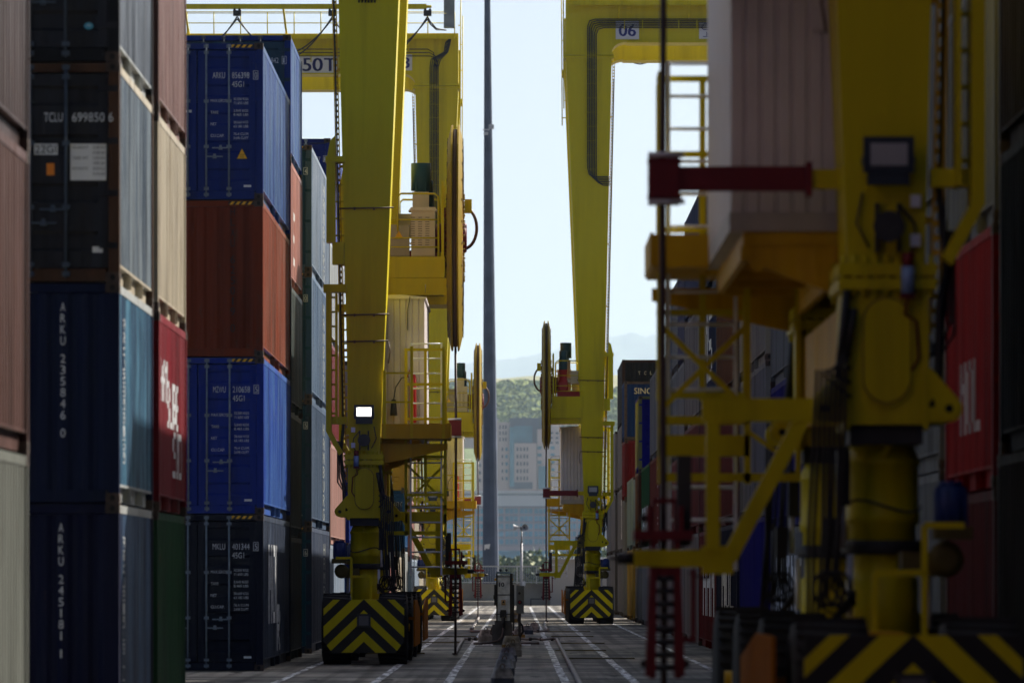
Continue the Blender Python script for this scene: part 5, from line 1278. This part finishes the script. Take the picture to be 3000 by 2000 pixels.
def apartments():
    Z = 2150.; rt = empty('apartment_building', (0, Z, 0))
    wm = plain('beige render', (.44,.37,.34), .8, var=.06, scale=.04); dm = plain('dark blue cladding', (.04,.07,.11), .5, var=.15, scale=.05); gm = plain('teal glass', (.06,.20,.27), .5, var=.35, scale=.1, spec=.1)
    def bx(x0,x1,y0,y1,d0,d1,m,nm='wall'):
        q = MB(); q.box(px(x0,Z),px(x1,Z),d0,d1,pz(y1,Z),pz(y0,Z)); return q.build(nm,[m],rt)
    base = pz(1450,Z)
    bx(1395,1493,1236,1694,2,25,wm); bx(1491,1590,1222,1694,4,28,dm); bx(1493,1572,1298,1694,0,3.9,wm); bx(1574,1700,1256,1694,1,24,wm); bx(1600,1640,1240,1256,5,20,wm)
    bx(1506,1560,1246,1296,3.4,4.2,gm,'glazing'); bx(1493,1506,1250,1425,-.6,2,gm,'stair_glazing'); bx(1493,1560,1412,1432,-.5,-.02,dm,'base_band'); bx(1577,1600,1364,1432,.2,.98,gm,'shopfront')
    n = 0
    def win(x, y, w_, h, d, m=gm):
        q = MB(); q.box(px(x-w_/2,Z),px(x+w_/2,Z),d-.25,d-.03,pz(y+h/2,Z),pz(y-h/2,Z)); q.build('window',[m],rt)
    dk = plain('dark window', (.02,.04,.06), .5, spec=.1)
    for r in range(5):
        y = 1315 + r*21.4
        for x, w_ in ((1472,4),(1484,7)): win(x, y, w_, 10, 2, dk if w_ < 5 else gm)
        for x, w_ in ((1516,5),(1526,4),(1536,4.5),(1545,4)): win(x, y, w_, 11, 0, dk)
        for x, w_ in ((1581,12),(1619,12),(1650,10),(1680,10)):
            if r < 3 or x > 1600: win(x, y-4, w_, 10, 1)
    for r in range(3):
        for x in (1465,1474,1482): win(x, 1250+r*18, 3.5, 11, 2, dk)
        for x in (1600,1616,1632,1655,1675): win(x, 1268+r*14, 8, 6, 1, dk)
        for x in (1405,1425,1445): win(x, 1258+r*40, 8, 10, 2)
    for r in range(4):
        for x in (1405,1425,1445): win(x, 1340+r*22, 7, 10, 2, dk)
    tag(rt, 'beige and dark blue apartment blocks on the slope above the office building', 'building')
    # small houses on the slope
    for i, (x, y, w_, c) in enumerate(((1440,1222,40,0),(1640,1232,36,1),(1700,1226,30,0),(1770,1240,34,1),(1380,1240,40,1))):
        Zh = 2300.; r2 = empty('house', (px(x,Zh), Zh, pz(y+30,Zh))); ww = w_*Zh/F; hh = 30*Zh/F
        q = MB(); q.box(-ww/2, ww/2, 0, 8, -6, hh*.75); q.build('wall', [wm], r2)
        q = MB(); q.prism([(-ww/2-.5,hh*.75),(ww/2+.5,hh*.75),(ww*.3,hh*1.1),(-ww*.3,hh*1.1)], -.5, 8.5, 'y'); q.build('roof', [plain('terracotta roof', (.30,.14,.09), .8) if c else plain('grey roof', (.3,.3,.32), .8)], r2)
        for kx in (-.25,.25): q = MB(); q.box(ww*kx-.7, ww*kx+.7, -.15, -.02, hh*.25, hh*.55); q.build('window', [dk], r2)
        tag(r2, 'small house with %s roof on the slope, %s' % (['grey','terracotta'][c], ['beside the mast top','above the apartment roof','right of the apartment blocks','farthest right','left of the mast'][i]), 'house', 'houses on the slope')
apartments()

# ---- hills
def hill(name, Z, pts, depth, mat, nx=140, ny=18, rough=1., seed=0, zlow=0.):
    """ridge line given in photo pixels; the body slopes down towards the camera"""
    from mathutils import noise
    q = MB(); xs = [p[0] for p in pts]; X0, X1 = px(xs[0],Z), px(xs[-1],Z)
    def ridge(x):
        for (a, za), (b, zb_) in zip(pts[:-1], pts[1:]):
            if a <= x <= b: t = (x-a)/(b-a); t = t*t*(3-2*t); return pz(za+(zb_-za)*t, Z)
        return 0
    vs = []
    for j in range(ny+1):
        v = j/ny
        for i in range(nx+1):
            xx = xs[0]+(xs[-1]-xs[0])*i/nx; h = ridge(xx); prof_v = math.sin(min(1, v*1.25)*math.pi/2) if v < .8 else 1-(v-.8)*.6
            nz = noise.noise(Vector((px(xx,Z)*.012+seed, v*6, seed)))*rough*.5 + noise.noise(Vector((px(xx,Z)*.06+seed, v*20, seed)))*rough*.25
            vs.append((px(xx,Z), Z-depth*(1-v)+ (0), max(-1, zlow + (h-zlow)*prof_v + nz*(1 if v > .05 else 0))))
    q.add(vs, [(j*(nx+1)+i, j*(nx+1)+i+1, (j+1)*(nx+1)+i+1, (j+1)*(nx+1)+i) for j in range(ny) for i in range(nx)], 0, True)
    o = q.build(name, [mat]); struct(o); return o
hill('far_hill', 23000., [(900,1160),(1200,1125),(1465,1083),(1500,1076),(1560,1067),(1590,1055),(1650,1040),(1700,1038),(1790,1016),(1850,1006),(1910,1004),(2100,990),(2600,985)], 4000, plain('forested hill', (.05,.09,.035), .9, var=.4, scale=.02), rough=46., seed=3)
hill('mid_hill', 3700., [(900,1170),(1300,1140),(1465,1133),(1560,1128),(1620,1125),(1700,1120),(1800,1124),(2000,1115),(2500,1110)], 700, plain('dry grass slope', (.27,.27,.13), .9, var=.25, scale=.02), rough=3., seed=9)
TS = [(900,1185),(1300,1176),(1465,1168),(1500,1163),(1560,1164),(1640,1170),(1800,1185),(2500,1180)]
hill('town_slope', 2900., TS, 650, plain('green slope', (.14,.19,.06), .9, var=.3, scale=.03), rough=4., seed=5)
def woods():
    """tree cover on the slopes: reads as one mass"""
    rnd = random.Random(5); q = MB(); Zr, D = 2900., 650.
    def ry(x):
        for (a, za), (b, zb_) in zip(TS[:-1], TS[1:]):
            if a <= x <= b: t = (x-a)/(b-a); t = t*t*(3-2*t); return za+(zb_-za)*t
    def clump(c, s, m):
        for k in range(14):
            d = Vector((rnd.gauss(0,1),rnd.gauss(0,1),rnd.gauss(0,.8))).normalized(); p = c + d*s*rnd.uniform(.5,1.05)
            a = (d+Vector((rnd.uniform(-.7,.7),rnd.uniform(-.7,.7),rnd.uniform(-.3,.7)))).normalized(); b = a.orthogonal().normalized(); c2 = a.cross(b); r = s*rnd.uniform(.22,.42)
            q.add([p-b*r-c2*r*.6,p+b*r*.8-c2*r,p+b*r+c2*r*.7,p-b*r*.7+c2*r],[(0,1,2,3)], rnd.choice((m,m,(m+1)%3)))
    for i in range(5200):
        xr = rnd.uniform(1330, 1900); v = rnd.uniform(.42, 1.0)
        h = pz(ry(xr), Zr); zz = h*math.sin(min(1, v*1.25)*math.pi/2) if v < .8 else h*(1-(v-.8)*.6)
        X = px(xr, Zr); big = math.sin(X*.09+v*7)+math.sin(X*.047-v*5)
        m = 2 if big > .9 else (0 if big > -.3 else 1)
        clump(Vector((X, Zr-D*(1-v), zz+1.5)), rnd.uniform(1.2,2.9)*(1.4 if m == 2 else 1), m)
    for i in range(150):
        x = rnd.gauss(1530, 24); h = 24*math.exp(-((x-1520)/22.)**2)+9*math.exp(-((x-1572)/16.)**2)+3
        clump(Vector((px(x,2860.), 2860.+rnd.uniform(-12,12), pz(ry(x)-rnd.random()*h, 2860.))), rnd.uniform(2.2,4.2), 2)
    o = q.build('woodland', [plain('wood mid green', (.17,.23,.08), .9, spec=.05), plain('wood light green', (.27,.32,.11), .9, spec=.05), plain('wood dark green', (.07,.12,.08), .9, spec=.05)], recalc=False)
    o['kind'] = 'stuff'; o['label'] = 'green tree cover on the slope above the town'; o['category'] = 'woodland'
woods()

# ---- haze
def haze():
    q = MB(); q.box(-9500, 9500, -300, 31000, -1.5, 1250); o = q.build('haze', [])
    m = bpy.data.materials.new('haze'); m.use_nodes = True; t = m.node_tree; t.nodes.clear()
    out = t.nodes.new('ShaderNodeOutputMaterial'); v = t.nodes.new('ShaderNodeVolumePrincipled')
    v.inputs['Color'].default_value = (.66,.84,1,1); v.inputs['Density'].default_value = .00007; v.inputs['Anisotropy'].default_value = .3
    t.links.new(v.outputs[0], out.inputs['Volume']); o.data.materials.append(m)
    o['kind'] = 'stuff'; o['label'] = 'thin blue air haze'; o['category'] = 'haze'
haze()
